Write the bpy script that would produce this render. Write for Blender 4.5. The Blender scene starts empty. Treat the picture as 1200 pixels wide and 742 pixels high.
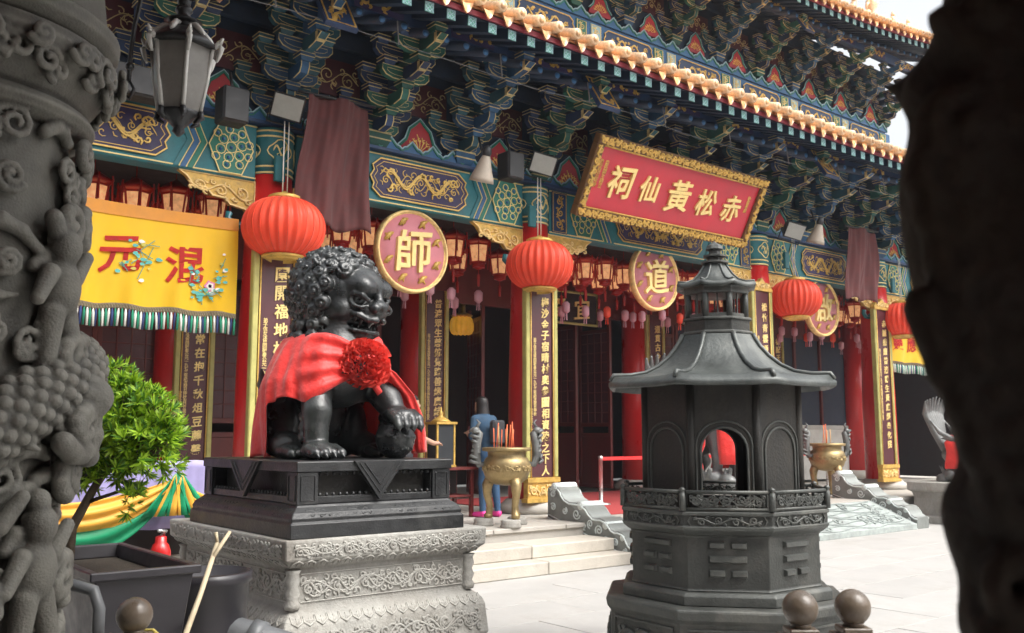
import bpy, bmesh, math, random
import numpy as np
from mathutils import Vector, Matrix, Euler
random.seed(7); np.random.seed(7)
S = bpy.context.scene
COL = S.collection
R = math.radians
PI = math.pi

# ------------------------------------------------------------------ camera
cam_d = bpy.data.cameras.new("camera"); cam = bpy.data.objects.new("camera", cam_d); COL.objects.link(cam)
PITCH = math.atan(139 / 1100.0); TH = math.atan(1365 / math.hypot(1100, 139))
cam.location = (0, 0, 1.6)
cam.rotation_euler = (PI / 2 + PITCH, 0, TH - PI / 2)
cam_d.sensor_fit = 'HORIZONTAL'; cam_d.sensor_width = 36.0; cam_d.lens = 33.0
cam_d.clip_start = 0.05; cam_d.clip_end = 9000
cam_d.dof.use_dof = True; cam_d.dof.focus_distance = 6.5; cam_d.dof.aperture_fstop = 5.0
S.camera = cam
# ------------------------------------------------------------------ light
SUN_EL, SUN_AZ = R(54), R(-66)          # azimuth of the sun measured from +X
w = bpy.data.worlds.new("World"); S.world = w; w.use_nodes = True
nt = w.node_tree; bg = nt.nodes['Background']
sky = nt.nodes.new('ShaderNodeTexSky'); sky.sky_type = 'NISHITA'; sky.sun_disc = False
sky.sun_elevation = SUN_EL; sky.sun_rotation = PI / 2 - SUN_AZ
sky.air_density = 1.3; sky.dust_density = 6.0; sky.ozone_density = 1.0
hs = nt.nodes.new('ShaderNodeHueSaturation'); hs.inputs['Saturation'].default_value = 0.2; hs.inputs['Value'].default_value = 1.0
nt.links.new(sky.outputs[0], hs.inputs['Color']); nt.links.new(hs.outputs[0], bg.inputs[0])
bg.inputs[1].default_value = 0.15
sl = bpy.data.lights.new("sun", 'SUN'); sun = bpy.data.objects.new("sun", sl); COL.objects.link(sun)
sl.energy = 1.3; sl.angle = R(40); sl.color = (1.0, .96, .9)
sd = Vector((math.cos(SUN_EL) * math.cos(SUN_AZ), math.cos(SUN_EL) * math.sin(SUN_AZ), math.sin(SUN_EL)))
sun.rotation_euler = sd.to_track_quat('Z', 'Y').to_euler(); sun.location = (4, -6, 14)
S.view_settings.view_transform = 'Standard'; S.view_settings.look = 'None'
S.view_settings.exposure = 1.0; S.view_settings.gamma = 1.0
S.cycles.use_denoising = True
S.cycles.max_bounces = 6; S.cycles.diffuse_bounces = 4; S.cycles.glossy_bounces = 3
S.cycles.transmission_bounces = 4; S.cycles.volume_bounces = 1

# ------------------------------------------------------------------ materials
MATS = {}
def mat(name, col, rough=.5, metal=0., var=.18, vscale=6., bump=0., bscale=40., dirt=0., dirtcol=(.03, .028, .024),
        dscale=2.2, spec=.5, coat=0., trans=0., sub=0., streak=1.0, kind=None, col2=None, emit=0., sheen=0., orand=.12, bdist=.02, prange=(.44, .56)):
    m = bpy.data.materials.new(name); m.use_nodes = True
    n = m.node_tree.nodes; l = m.node_tree.links; b = n['Principled BSDF']
    tc = n.new('ShaderNodeTexCoord'); mp = n.new('ShaderNodeMapping'); l.new(tc.outputs['Object'], mp.inputs[0])
    mp.inputs['Scale'].default_value = (1, 1, 1 / streak)
    nz = n.new('ShaderNodeTexNoise'); nz.inputs['Scale'].default_value = vscale; nz.inputs['Detail'].default_value = 6
    nz.inputs['Roughness'].default_value = .65
    l.new(mp.outputs[0], nz.inputs['Vector'])
    rp = n.new('ShaderNodeValToRGB'); l.new(nz.outputs[0], rp.inputs[0])
    c = Vector(col[:3]); c2 = Vector(col2) if col2 else c * (1 + var)
    rp.color_ramp.elements[0].position = .3; rp.color_ramp.elements[1].position = .7
    rp.color_ramp.elements[0].color = (*(c * (1 - var)), 1); rp.color_ramp.elements[1].color = (*c2, 1)
    out = rp.outputs[0]
    if dirt > 0:
        dn = n.new('ShaderNodeTexNoise'); dn.inputs['Scale'].default_value = dscale; dn.inputs['Detail'].default_value = 9
        dn.inputs['Roughness'].default_value = .7
        l.new(mp.outputs[0], dn.inputs['Vector'])
        dr = n.new('ShaderNodeValToRGB'); l.new(dn.outputs[0], dr.inputs[0])
        dr.color_ramp.elements[0].position = .62 - .3 * dirt; dr.color_ramp.elements[1].position = .78 - .12 * dirt
        dr.color_ramp.elements[0].color = (0, 0, 0, 1); dr.color_ramp.elements[1].color = (min(1, .5 + dirt * .5),) * 3 + (1,)
        mx = n.new('ShaderNodeMix'); mx.data_type = 'RGBA'; l.new(dr.outputs[0], mx.inputs[0]); l.new(out, mx.inputs[6])
        mx.inputs[7].default_value = (*dirtcol, 1); out = mx.outputs[2]
    if kind == 'patina':      # shade in hollows and light on ridges put into colour; worn edges on iron
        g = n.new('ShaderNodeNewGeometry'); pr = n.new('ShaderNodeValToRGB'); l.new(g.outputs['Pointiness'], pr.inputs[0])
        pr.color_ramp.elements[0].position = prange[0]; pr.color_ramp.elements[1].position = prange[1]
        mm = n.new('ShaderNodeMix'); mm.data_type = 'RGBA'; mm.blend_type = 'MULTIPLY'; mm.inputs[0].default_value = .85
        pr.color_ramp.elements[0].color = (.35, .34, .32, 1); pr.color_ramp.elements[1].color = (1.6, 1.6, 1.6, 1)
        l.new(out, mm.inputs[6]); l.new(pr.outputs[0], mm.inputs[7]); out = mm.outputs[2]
    if orand:                 # no two alike pieces are quite the same shade
        oi = n.new('ShaderNodeObjectInfo'); om = n.new('ShaderNodeMapRange'); l.new(oi.outputs['Random'], om.inputs[0]); om.inputs[3].default_value = 1-orand; om.inputs[4].default_value = 1+orand
        mo = n.new('ShaderNodeMix'); mo.data_type = 'RGBA'; mo.blend_type = 'MULTIPLY'; mo.inputs[0].default_value = 1; l.new(out, mo.inputs[6]); l.new(om.outputs[0], mo.inputs[7]); out = mo.outputs[2]
    l.new(out, b.inputs['Base Color'])
    b.inputs['Roughness'].default_value = rough; b.inputs['Metallic'].default_value = metal
    b.inputs['Specular IOR Level'].default_value = spec
    if coat: b.inputs['Coat Weight'].default_value = coat; b.inputs['Coat Roughness'].default_value = .15
    if sheen: b.inputs['Sheen Weight'].default_value = sheen
    if sub: b.inputs['Subsurface Weight'].default_value = sub; b.inputs['Subsurface Radius'].default_value = (.05, .02, .01)
    if emit:
        l.new(out, b.inputs['Emission Color']); b.inputs['Emission Strength'].default_value = emit
    if rough < .95:
        rr = n.new('ShaderNodeMapRange'); l.new(nz.outputs[0], rr.inputs[0]); rr.inputs[1].default_value = .3; rr.inputs[2].default_value = .7
        rr.inputs[3].default_value = max(.03, rough - .12); rr.inputs[4].default_value = min(1, rough + .15); l.new(rr.outputs[0], b.inputs['Roughness'])
    if bump:
        bn = n.new('ShaderNodeTexNoise'); bn.inputs['Scale'].default_value = bscale; bn.inputs['Detail'].default_value = 5
        l.new(tc.outputs['Object'], bn.inputs['Vector'])
        bp = n.new('ShaderNodeBump'); bp.inputs['Strength'].default_value = bump; bp.inputs['Distance'].default_value = bdist
        l.new(bn.outputs[0], bp.inputs['Height']); l.new(bp.outputs[0], b.inputs['Normal'])
    if trans:                 # thin cloth or paper: light comes through
        o = n['Material Output']; t = n.new('ShaderNodeBsdfTranslucent'); ms = n.new('ShaderNodeMixShader')
        l.new(out, t.inputs[0]); ms.inputs[0].default_value = trans
        l.new(b.outputs[0], ms.inputs[1]); l.new(t.outputs[0], ms.inputs[2]); l.new(ms.outputs[0], o.inputs[0])
    MATS[name] = m
    return m
M = lambda k: MATS[k]
mat('paving', (.385, .378, .362), .8, orand=.05, var=.12, vscale=1.2, bump=.15, bscale=60, dirt=.4, dirtcol=(.29, .27, .245), dscale=1.1)
mat('joint', (.42, .40, .37), .9)
mat('terrace_stone', (.42, .395, .355), .75, var=.1, vscale=2, bump=.15, bscale=50, dirt=.3, dirtcol=(.3, .28, .25))
mat('step_stone', (.47, .435, .375), .75, var=.1, vscale=3, bump=.15, bscale=50, dirt=.35, dirtcol=(.32, .29, .25))
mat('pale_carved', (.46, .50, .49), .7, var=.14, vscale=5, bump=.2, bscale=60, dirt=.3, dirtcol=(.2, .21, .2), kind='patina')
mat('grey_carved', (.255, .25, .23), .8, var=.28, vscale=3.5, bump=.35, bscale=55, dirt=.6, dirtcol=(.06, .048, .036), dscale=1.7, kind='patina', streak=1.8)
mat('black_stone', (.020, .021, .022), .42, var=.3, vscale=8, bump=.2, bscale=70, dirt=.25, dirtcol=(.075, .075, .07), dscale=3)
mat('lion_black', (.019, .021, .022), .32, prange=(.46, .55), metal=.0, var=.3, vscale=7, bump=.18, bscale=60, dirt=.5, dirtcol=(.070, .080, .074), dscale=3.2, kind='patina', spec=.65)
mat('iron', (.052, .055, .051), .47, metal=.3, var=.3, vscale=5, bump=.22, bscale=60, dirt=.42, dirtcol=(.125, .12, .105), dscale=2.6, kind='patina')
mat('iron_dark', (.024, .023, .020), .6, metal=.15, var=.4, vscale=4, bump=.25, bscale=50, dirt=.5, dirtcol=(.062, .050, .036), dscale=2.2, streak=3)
mat('iron_roof', (.078, .086, .082), .42, metal=.35, var=.3, vscale=4, bump=.18, bscale=40, dirt=.5, dirtcol=(.20, .205, .19), dscale=2.2, streak=2)
mat('soot', (.012, .011, .010), .85, var=.2)
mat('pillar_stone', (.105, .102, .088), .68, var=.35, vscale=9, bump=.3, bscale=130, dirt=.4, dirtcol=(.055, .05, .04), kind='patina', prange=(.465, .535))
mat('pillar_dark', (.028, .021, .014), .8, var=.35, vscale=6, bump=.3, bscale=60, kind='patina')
mat('brass_stone', (.11, .085, .062), .35, var=.25, vscale=12, bump=.08, bscale=90)
mat('bronze', (.36, .27, .13), .42, metal=.7, var=.25, vscale=9, bump=.15, bscale=60, dirt=.35, dirtcol=(.10, .08, .05), dscale=5)
mat('bronze_grey', (.16, .165, .16), .5, metal=.4, var=.25, vscale=8, bump=.2, bscale=60)
mat('red_lacquer', (.52, .012, .012), .33, var=.1, vscale=3, coat=.35, streak=4)
mat('red_frame', (.36, .018, .014), .45, var=.2)
mat('maroon_wood', (.125, .020, .017), .42, var=.25, vscale=3, streak=6, coat=.15)
mat('maroon_board', (.075, .018, .024), .4, var=.2, vscale=4, coat=.2)
mat('maroon_paint', (.26, .035, .05), .55, var=.2, vscale=4)
mat('maroon_cloth', (.098, .028, .027), .9, var=.25, vscale=5, sheen=.05, bump=.1, bscale=120)
mat('teal_paint', (.018, .15, .175), .5, var=.25, vscale=5, dirt=.15)
mat('green_paint', (.02, .17, .12), .5, var=.25, vscale=5, dirt=.15)
mat('navy_paint', (.016, .042, .11), .5, var=.25, vscale=5, dirt=.15)
mat('bracket_navy', (.014, .036, .095), .6, var=.4, vscale=5, orand=.3, dirt=.3, dirtcol=(.02, .022, .025), dscale=5)
mat('bracket_teal', (.013, .070, .095), .6, var=.4, vscale=5, orand=.3, dirt=.3, dirtcol=(.02, .022, .025), dscale=5)
mat('bracket_green', (.013, .085, .065), .6, var=.4, vscale=5, orand=.3, dirt=.3, dirtcol=(.02, .022, .025), dscale=5)
mat('bracket_blue', (.017, .070, .150), .6, var=.4, vscale=5, orand=.3, dirt=.3, dirtcol=(.02, .022, .025), dscale=5)
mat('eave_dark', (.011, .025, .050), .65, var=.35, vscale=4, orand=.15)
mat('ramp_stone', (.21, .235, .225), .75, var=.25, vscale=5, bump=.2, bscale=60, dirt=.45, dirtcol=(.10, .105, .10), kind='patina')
mat('edge_gold', (.50, .41, .19), .55, var=.4, vscale=7, orand=.3, dirt=.35, dirtcol=(.08, .06, .03), dscale=6)
mat('frame_dark', (.13, .065, .02), .5, var=.3, vscale=12)
mat('blue_paint', (.03, .12, .27), .5, var=.25, vscale=5, dirt=.12)
mat('pale_blue', (.30, .47, .52), .55, var=.2, vscale=8)
mat('purple_paint', (.035, .025, .085), .5, var=.2)
mat('rafter_blue', (.014, .030, .062), .55, var=.3, vscale=4)
mat('rafter_green', (.10, .36, .25), .5, var=.2)
mat('plaque_red', (.50, .022, .040), .4, var=.12, vscale=2, coat=.2)
mat('panel_red', (.36, .02, .03), .5, var=.2)
mat('gold', (.72, .47, .12), .38, metal=.25, var=.25, vscale=14)
mat('gold_dull', (.60, .38, .09), .45, metal=.25, var=.35, vscale=12)
mat('gold_line', (.78, .62, .26), .45, metal=.1, var=.15, vscale=9)
mat('pale_gold', (.86, .62, .26), .5, metal=.1, var=.3, vscale=10, dirt=.2, dirtcol=(.4, .22, .06), dscale=9)
mat('gold_green', (.42, .39, .13), .45, metal=.15, var=.2)
mat('char_gold', (.86, .66, .26), .4, metal=.15, var=.12)
mat('pink_disc', (.60, .22, .26), .6, var=.1, vscale=3)
mat('pink_tag', (.72, .40, .46), .7, var=.15, trans=.3)
mat('lantern_red', (.90, .085, .032), .5, var=.08, vscale=5, trans=.32, sheen=.2)
mat('lantern_rib', (.88, .10, .05), .5, trans=.2)
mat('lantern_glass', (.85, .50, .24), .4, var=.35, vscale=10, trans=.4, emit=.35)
mat('tile_orange', (.64, .36, .16), .3, orand=.3, var=.3, vscale=9, coat=.4, dirt=.2, dirtcol=(.28, .11, .05), dscale=6)
mat('tile_cream', (.78, .53, .31), .3, orand=.28, var=.3, vscale=11, coat=.4, dirt=.3, dirtcol=(.25, .14, .07), dscale=8)
mat('tile_brown', (.40, .17, .06), .35, var=.25, vscale=9, coat=.3)
mat('yellow_cloth', (.88, .53, .012), .65, var=.05, vscale=2, trans=.25, sheen=.2)
mat('orange_cloth', (.72, .30, .05), .7, var=.08, trans=.2)
mat('red_print', (.68, .045, .035), .7)
mat('red_cloth', (.82, .035, .028), .5, var=.12, vscale=3, sheen=.3, trans=.08, bump=.35, bscale=14, bdist=.05)
mat('rosette_red', (.86, .10, .075), .45, var=.15, vscale=6, trans=.22)
mat('purple_cloth', (.47, .42, .72), .55, var=.08, trans=.2)
mat('swag_yellow', (.90, .48, .06), .5, var=.08, trans=.2)
mat('swag_green', (.012, .34, .15), .5, var=.12, trans=.2)
mat('fringe_grey', (.20, .16, .10), .8, var=.3, vscale=60)
mat('white_cord', (.75, .72, .66), .7); mat('green_cord', (.02, .25, .14), .7); mat('navy_cord', (.03, .05, .16), .7)
mat('flower_pink', (.75, .25, .42), .7); mat('flower_teal', (.10, .40, .35), .7); mat('stem_olive', (.50, .43, .08), .7); mat('flower_white', (.8, .75, .7), .7)
mat('black_paint', (.018, .018, .019), .45, var=.2)
mat('speaker_black', (.02, .02, .021), .6)
mat('lamp_metal', (.05, .052, .055), .4, metal=.5, var=.25, vscale=14, bump=.15, bscale=60)
mat('lamp_glass', (.30, .29, .27), .35, var=.2, vscale=9, trans=.35)
mat('lamp_white', (.55, .55, .52), .35, var=.1)
mat('flood_glass', (.36, .37, .34), .15, var=.08)
mat('horn_cream', (.42, .36, .29), .4, var=.1)
mat('steel', (.62, .62, .6), .3, metal=.8, var=.1)
mat('grey_pipe', (.10, .105, .11), .45, var=.15)
mat('pot_plastic', (.022, .02, .024), .4, var=.25)
mat('soil', (.04, .03, .02), .95, var=.3, vscale=30, bump=.5, bscale=60)
mat('bark', (.10, .075, .05), .9, var=.3, vscale=20, bump=.5, bscale=40)
mat('leaf_light', (.32, .50, .03), .5, var=.35, vscale=9, trans=.36)
mat('leaf_dark', (.09, .24, .02), .5, var=.25, vscale=3, trans=.25)
mat('stick_wood', (.48, .40, .27), .7, var=.2)
mat('twine', (.62, .5, .12), .8)
mat('carpet', (.40, .05, .05), .95, var=.12, vscale=30)
mat('belt_red', (.75, .03, .03), .5)
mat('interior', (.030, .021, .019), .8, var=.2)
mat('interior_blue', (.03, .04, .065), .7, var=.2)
mat('wall_grey', (.50, .50, .47), .8, var=.12, vscale=3, dirt=.2, dirtcol=(.3, .3, .28))
mat('incense_red', (.75, .16, .06), .7); mat('incense_tan', (.78, .48, .20), .7)
mat('skin', (.52, .30, .21), .5, var=.06, sub=.05)
mat('hair', (.012, .010, .010), .45)
mat('denim', (.030, .075, .15), .8, var=.25, vscale=18, bump=.1, bscale=150)
mat('shirt_blue', (.030, .068, .12), .85, var=.25, vscale=12)
mat('shirt_brown', (.10, .085, .075), .85, var=.2)
mat('shoe_pink', (.75, .05, .30), .5); mat('trouser_dark', (.03, .03, .035), .8)
mat('glass_dark', (.05, .055, .06), .1, var=.1)
mat('cable', (.16, .16, .16), .5)
mat('concrete', (.34, .33, .31), .85, var=.12, vscale=3)
# a roof tile, red lacquer or gilded edge list keeps its index order below

# ------------------------------------------------------------------ mesh builder
WPOS = {}
def wloc(o): return WPOS[o.name]
def link(o, parent=None):
    COL.objects.link(o)
    if parent is not None: o.parent = parent
    return o
def tag(o, label=None, cat=None, group=None, kind=None):
    if label: o['label'] = label
    if cat: o['category'] = cat
    if group: o['group'] = group
    if kind: o['kind'] = kind
    return o
def thing(name, loc, label, cat, group=None, rz=0.):
    o = bpy.data.objects.new(name, None); o.empty_display_size = .1; o.location = loc; o.rotation_euler = (0, 0, rz)
    COL.objects.link(o); WPOS[o.name] = Vector(loc); tag(o, label, cat, group); return o
class MB:
    def __init__(s): s.v = []; s.f = []; s.m = []; s.s = []
    def add(s, vs, fs, mi=0, smooth=False, T=None):
        b = len(s.v)
        if T is not None: vs = [T @ Vector(p) for p in vs]
        s.v.extend([tuple(p) for p in vs])
        for f in fs: s.f.append(tuple(i + b for i in f)); s.m.append(mi); s.s.append(smooth)
        return s
    def box(s, x0, x1, y0, y1, z0, z1, mi=0, T=None):
        if x0 > x1: x0, x1 = x1, x0
        if y0 > y1: y0, y1 = y1, y0
        if z0 > z1: z0, z1 = z1, z0
        v = [(x0,y0,z0),(x1,y0,z0),(x1,y1,z0),(x0,y1,z0),(x0,y0,z1),(x1,y0,z1),(x1,y1,z1),(x0,y1,z1)]
        return s.add(v, [(0,3,2,1),(4,5,6,7),(0,1,5,4),(1,2,6,5),(2,3,7,6),(3,0,4,7)], mi, False, T)
    def prism(s, poly, y0, y1, mi=0, T=None, smooth=False, plane='xz'):
        """2-D outline (x,z) counter-clockwise seen from -Y, extruded from y0 (front) to y1 (back)."""
        n = len(poly)
        if plane == 'xz': v = [(p[0], y0, p[1]) for p in poly] + [(p[0], y1, p[1]) for p in poly]
        elif plane == 'yz': v = [(y0, p[0], p[1]) for p in poly] + [(y1, p[0], p[1]) for p in poly]
        else: v = [(p[0], p[1], y0) for p in poly] + [(p[0], p[1], y1) for p in poly]
        fs = [tuple(range(n)), tuple(range(2*n-1, n-1, -1))]
        s.add(v, fs, mi, False, T); 
        b = [((i+1) % n, i, i+n, (i+1) % n + n) for i in range(n)]
        bs = len(s.v) - 2*n
        for f in b: s.f.append(tuple(i + bs for i in f)); s.m.append(mi); s.s.append(smooth)
        return s
    def tube(s, pts, r, n=4, mi=0, closed=False, smooth=True, T=None, caps=True, flat=1.0, up=None):
        P = [Vector(p) for p in pts]; L = len(P)
        rad = r if isinstance(r, (list, tuple)) else [r]*L
        vs = []; prev = None
        for i in range(L):
            if closed: t = P[(i+1) % L] - P[i-1]
            else: t = P[min(i+1, L-1)] - P[max(i-1, 0)]
            if t.length < 1e-9: t = Vector((0,0,1))
            t.normalize()
            if up is not None: a = Vector(up)
            elif prev is None: a = Vector((0,0,1)) if abs(t.z) < .9 else Vector((0,1,0))
            else: a = prev
            b = a - t * a.dot(t)
            if b.length < 1e-6: b = t.orthogonal()
            b.normalize(); prev = b; c = t.cross(b)
            for k in range(n):
                q = 2*PI*(k+.5)/n
                vs.append(P[i] + b*(math.cos(q)*rad[i]*flat) + c*(math.sin(q)*rad[i]))
        fs = []
        for i in range(L if closed else L-1):
            j = (i+1) % L
            for k in range(n):
                k2 = (k+1) % n
                fs.append((i*n+k, i*n+k2, j*n+k2, j*n+k))
        if not closed and caps:
            fs.append(tuple(range(n-1,-1,-1))); fs.append(tuple((L-1)*n+k for k in range(n)))
        return s.add(vs, fs, mi, smooth and n > 4, T)
    def lathe(s, prof, n=24, c=(0,0), mi=0, smooth=True, T=None, a0=0., cap=True, sx=1., sy=1.):
        vs = []; L = len(prof)
        for r, z in prof:
            for k in range(n):
                q = a0 + 2*PI*k/n; vs.append((c[0]+r*math.cos(q)*sx, c[1]+r*math.sin(q)*sy, z))
        fs = []
        for i in range(L-1):
            for k in range(n):
                k2 = (k+1) % n; fs.append((i*n+k, i*n+k2, (i+1)*n+k2, (i+1)*n+k))
        s.add(vs, fs, mi, smooth, T)
        if cap:
            b = len(s.v) - L*n
            if prof[0][0] > 1e-4: s.f.append(tuple(b+k for k in range(n-1,-1,-1))); s.m.append(mi); s.s.append(False)
            if prof[-1][0] > 1e-4: s.f.append(tuple(b+(L-1)*n+k for k in range(n))); s.m.append(mi); s.s.append(False)
        return s
    def sphere(s, c, r, n=12, m=8, mi=0, sc=(1,1,1), T=None):
        prof = [(max(1e-5, math.sin(PI*i/m)), -math.cos(PI*i/m)) for i in range(m+1)]
        T0 = Matrix.Translation(Vector(c)) @ Matrix.Diagonal((r*sc[0], r*sc[1], r*sc[2], 1))
        return s.lathe(prof, n, (0,0), mi, True, (T @ T0) if T is not None else T0, cap=False)
    def grid(s, P, mi=0, smooth=True, closed_u=False, T=None):
        """P[i][j] points."""
        nu, nv = len(P), len(P[0]); vs = [p for row in P for p in row]; fs = []
        for i in range(nu if closed_u else nu-1):
            for j in range(nv-1):
                i2 = (i+1) % nu; fs.append((i*nv+j, i2*nv+j, i2*nv+j+1, i*nv+j+1))
        return s.add(vs, fs, mi, smooth, T)
    def mesh(s, name, mats, bevel=0., off=Vector((0,0,0)), fixn=False):
        me = bpy.data.meshes.new(name)
        me.from_pydata([(p[0]-off[0], p[1]-off[1], p[2]-off[2]) for p in s.v], [], s.f)
        for m in mats: me.materials.append(M(m) if isinstance(m, str) else m)
        me.polygons.foreach_set('material_index', s.m); me.polygons.foreach_set('use_smooth', s.s)
        if bevel or fixn:
            bm = bmesh.new(); bm.from_mesh(me)
            if fixn: bmesh.ops.recalc_face_normals(bm, faces=bm.faces[:])
            if bevel:
                bm.normal_update()
                ed = [e for e in bm.edges if len(e.link_faces) == 2 and e.calc_face_angle(0) > .5 and not (e.link_faces[0].smooth and e.link_faces[1].smooth)]
                bmesh.ops.bevel(bm, geom=ed, offset=bevel, segments=1, affect='EDGES', clamp_overlap=True)
            bm.to_mesh(me); bm.free()
        me.update(); return me
    def build(s, name, mats, parent=None, bevel=0., local=False, loc=None, fixn=False, solid=0.):
        """vertices in world space (or in the parent's own space when local)."""
        if not isinstance(mats, (list, tuple)): mats = [mats]
        a = np.array(s.v); lo, hi = a.min(0), a.max(0)
        c = Vector(((lo[0]+hi[0])/2, (lo[1]+hi[1])/2, lo[2])) if loc is None else Vector(loc)
        me = s.mesh(name, mats, bevel, c, fixn)
        o = bpy.data.objects.new(name, me); link(o, parent)
        if local: o.location = c - (Vector(parent.get('_off', (0,0,0))) if False else LOC.get(parent.name, Vector((0,0,0))) if parent else Vector((0,0,0))); LOC[o.name] = c
        else:
            o.location = c - (wloc(parent) if parent else Vector((0,0,0))); WPOS[o.name] = c
        if solid:
            md = o.modifiers.new('thickness', 'SOLIDIFY'); md.thickness = solid; md.offset = 0
        return o
LOC = {}
def inst(src, name, parent, loc, rot=(0,0,0), scale=(1,1,1)):
    """another object on the mesh of src (a mesh or an object); loc in world space, parent unrotated."""
    me = src.data if hasattr(src, 'data') and not isinstance(src, bpy.types.Mesh) else src
    o = bpy.data.objects.new(name, me); link(o, parent)
    o.location = Vector(loc) - (wloc(parent) if parent else Vector((0,0,0))); o.rotation_euler = rot; o.scale = scale
    WPOS[o.name] = Vector(loc); return o
def copy_tree(o, parent=None):
    c = o.copy(); COL.objects.link(c); c.parent = parent
    for ch in list(o.children): copy_tree(ch, c)
    return c
_G = {}
def glyph(ch, depth=.02, bold=.012):
    """mesh of one written character, 1 unit high, centred, standing in XZ and facing -Y."""
    key = (ch, depth, bold)
    if key in _G: return _G[key]
    cu = bpy.data.curves.new('character', 'FONT'); cu.body = ch; cu.extrude = depth; cu.offset = bold; cu.fill_mode = 'BOTH'; cu.resolution_u = 3
    ob = bpy.data.objects.new('character', cu); COL.objects.link(ob)
    dg = bpy.context.evaluated_depsgraph_get(); dg.update()
    me = bpy.data.meshes.new_from_object(ob.evaluated_get(dg)); bpy.data.objects.remove(ob); me.name = 'character'
    n = len(me.vertices); a = np.empty(n*3, np.float32); me.vertices.foreach_get('co', a); a = a.reshape(-1,3)
    c = (a.max(0)+a.min(0))/2; a -= c; h = max(1e-3, (a.max(0)-a.min(0))[:2].max()); a[:, :2] /= h
    # brush hand: strokes rise to the right, edges waver
    x, y = a[:,0].copy(), a[:,1].copy()
    a[:,1] = y + .10*x + .012*np.sin(9*x+5*y); a[:,0] = x + .012*np.sin(11*y+4*x) + .03*y
    b = np.stack([a[:,0], -a[:,2], a[:,1]], 1); me.vertices.foreach_set('co', b.astype(np.float32).ravel()); me.update()
    _G[key] = me; return me
def write(ch, parent, loc, size, matname, depth=.02, bold=.012, rot=(0,0,0), sx=1., name='character'):
    src = glyph(ch, depth, bold); k = (ch, depth, bold, matname)
    if k not in _G:
        me = src.copy(); me.materials.clear(); me.materials.append(M(matname)); _G[k] = me
    return inst(_G[k], name, parent, loc, rot, (size*sx, size, size))
def spiral(cx, cz, r0, turns, a0, dirn=1, n=14, rmin=.12):
    return [(cx + r0*(1-(1-rmin)*i/n)*math.cos(a0+dirn*turns*2*PI*i/n), cz + r0*(1-(1-rmin)*i/n)*math.sin(a0+dirn*turns*2*PI*i/n)) for i in range(n+1)]
def scroll_lines(L, H, unit=None, seed=0):
    """scrolling vine ornament in a strip 0..L by 0..H: 2-D polylines."""
    rd = random.Random(seed); unit = unit or H*1.1; n = max(1, round(L/unit)); u = L/n; out = []
    amp = H*.22
    out.append([(i*u/8, H/2 + amp*math.sin(PI*i/8 + .4)) for i in range(8*n+1)])
    for i in range(n):
        s = 1 if i % 2 == 0 else -1; x = (i+.5)*u
        out.append(spiral(x, H/2 - s*H*.05, min(H, u)*.33*rd.uniform(.85,1.1), 1.35, PI/2*s + rd.uniform(-.4,.4), s))
        for q in (-.33, .33):
            a = rd.uniform(0, 6); out.append(spiral(x+q*u, H/2 + s*H*.26, H*.14, .9, a, rd.choice((-1,1)), 8))
        for k in range(3):
            a = rd.uniform(0, 6.28); r1 = H*.17; cx = x + rd.uniform(-.4,.4)*u; cz = H/2 + rd.uniform(-.3,.3)*H
            out.append([(cx, cz), (cx+r1*.6*math.cos(a), cz+r1*.6*math.sin(a)), (cx+r1*math.cos(a+.5), cz+r1*math.sin(a+.5))])
    return [[(min(L, max(0, x)), min(H*.97, max(H*.03, z))) for x, z in l] for l in out]
def dragon_lines(L, H, seed=0):
    rd = random.Random(seed); out = []
    w = max(1.3, L/H/1.5); body = []
    N = int(20*w)
    for i in range(N+1):
        t = i/N; x = L*(.10+.80*t); body.append((x, H*.5 + H*.25*math.sin(2*PI*w*.5*t*2 + seed)))
    out.append(body); out.append([(x, z+H*.07) for x, z in body[::2]])
    hx, hz = body[-1]; out.append(spiral(hx, hz, H*.2, 1.2, 0, 1, 10)); out.append([(hx, hz), (hx+H*.2, hz+H*.22)]); out.append([(hx, hz), (hx+H*.22, hz-H*.05)])
    for i in range(int(N/3)):
        x, z = body[rd.randrange(N)]; a = rd.uniform(0, 6.28); r = H*rd.uniform(.16, .3)
        out.append([(x, z), (x+r*.6*math.cos(a), z+r*.6*math.sin(a)), (x+r*math.cos(a+.7), z+r*math.sin(a+.7))])
    for i in range(int(L/H*3)):
        out.append(spiral(rd.uniform(.06, .94)*L, rd.choice((.17, .83, .25, .75))*H, H*rd.uniform(.08, .13), 1.1, rd.uniform(0, 6), rd.choice((-1,1)), 8))
    return [[(min(L*.985, max(L*.015, x)), min(H*.94, max(H*.06, z))) for x, z in l] for l in out]
def relief(mb, lines, fn, r=.008, mi=0, n=4, flat=.8):
    """raise 2-D ornament lines on a surface: fn maps (x,z) to a 3-D point."""
    for l in lines:
        k = len(l); rr = [r*(1 if 0 < i < k-1 else .55) for i in range(k)]
        mb.tube([fn(x, z) for x, z in l], rr, n, mi, caps=False, flat=flat)
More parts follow.
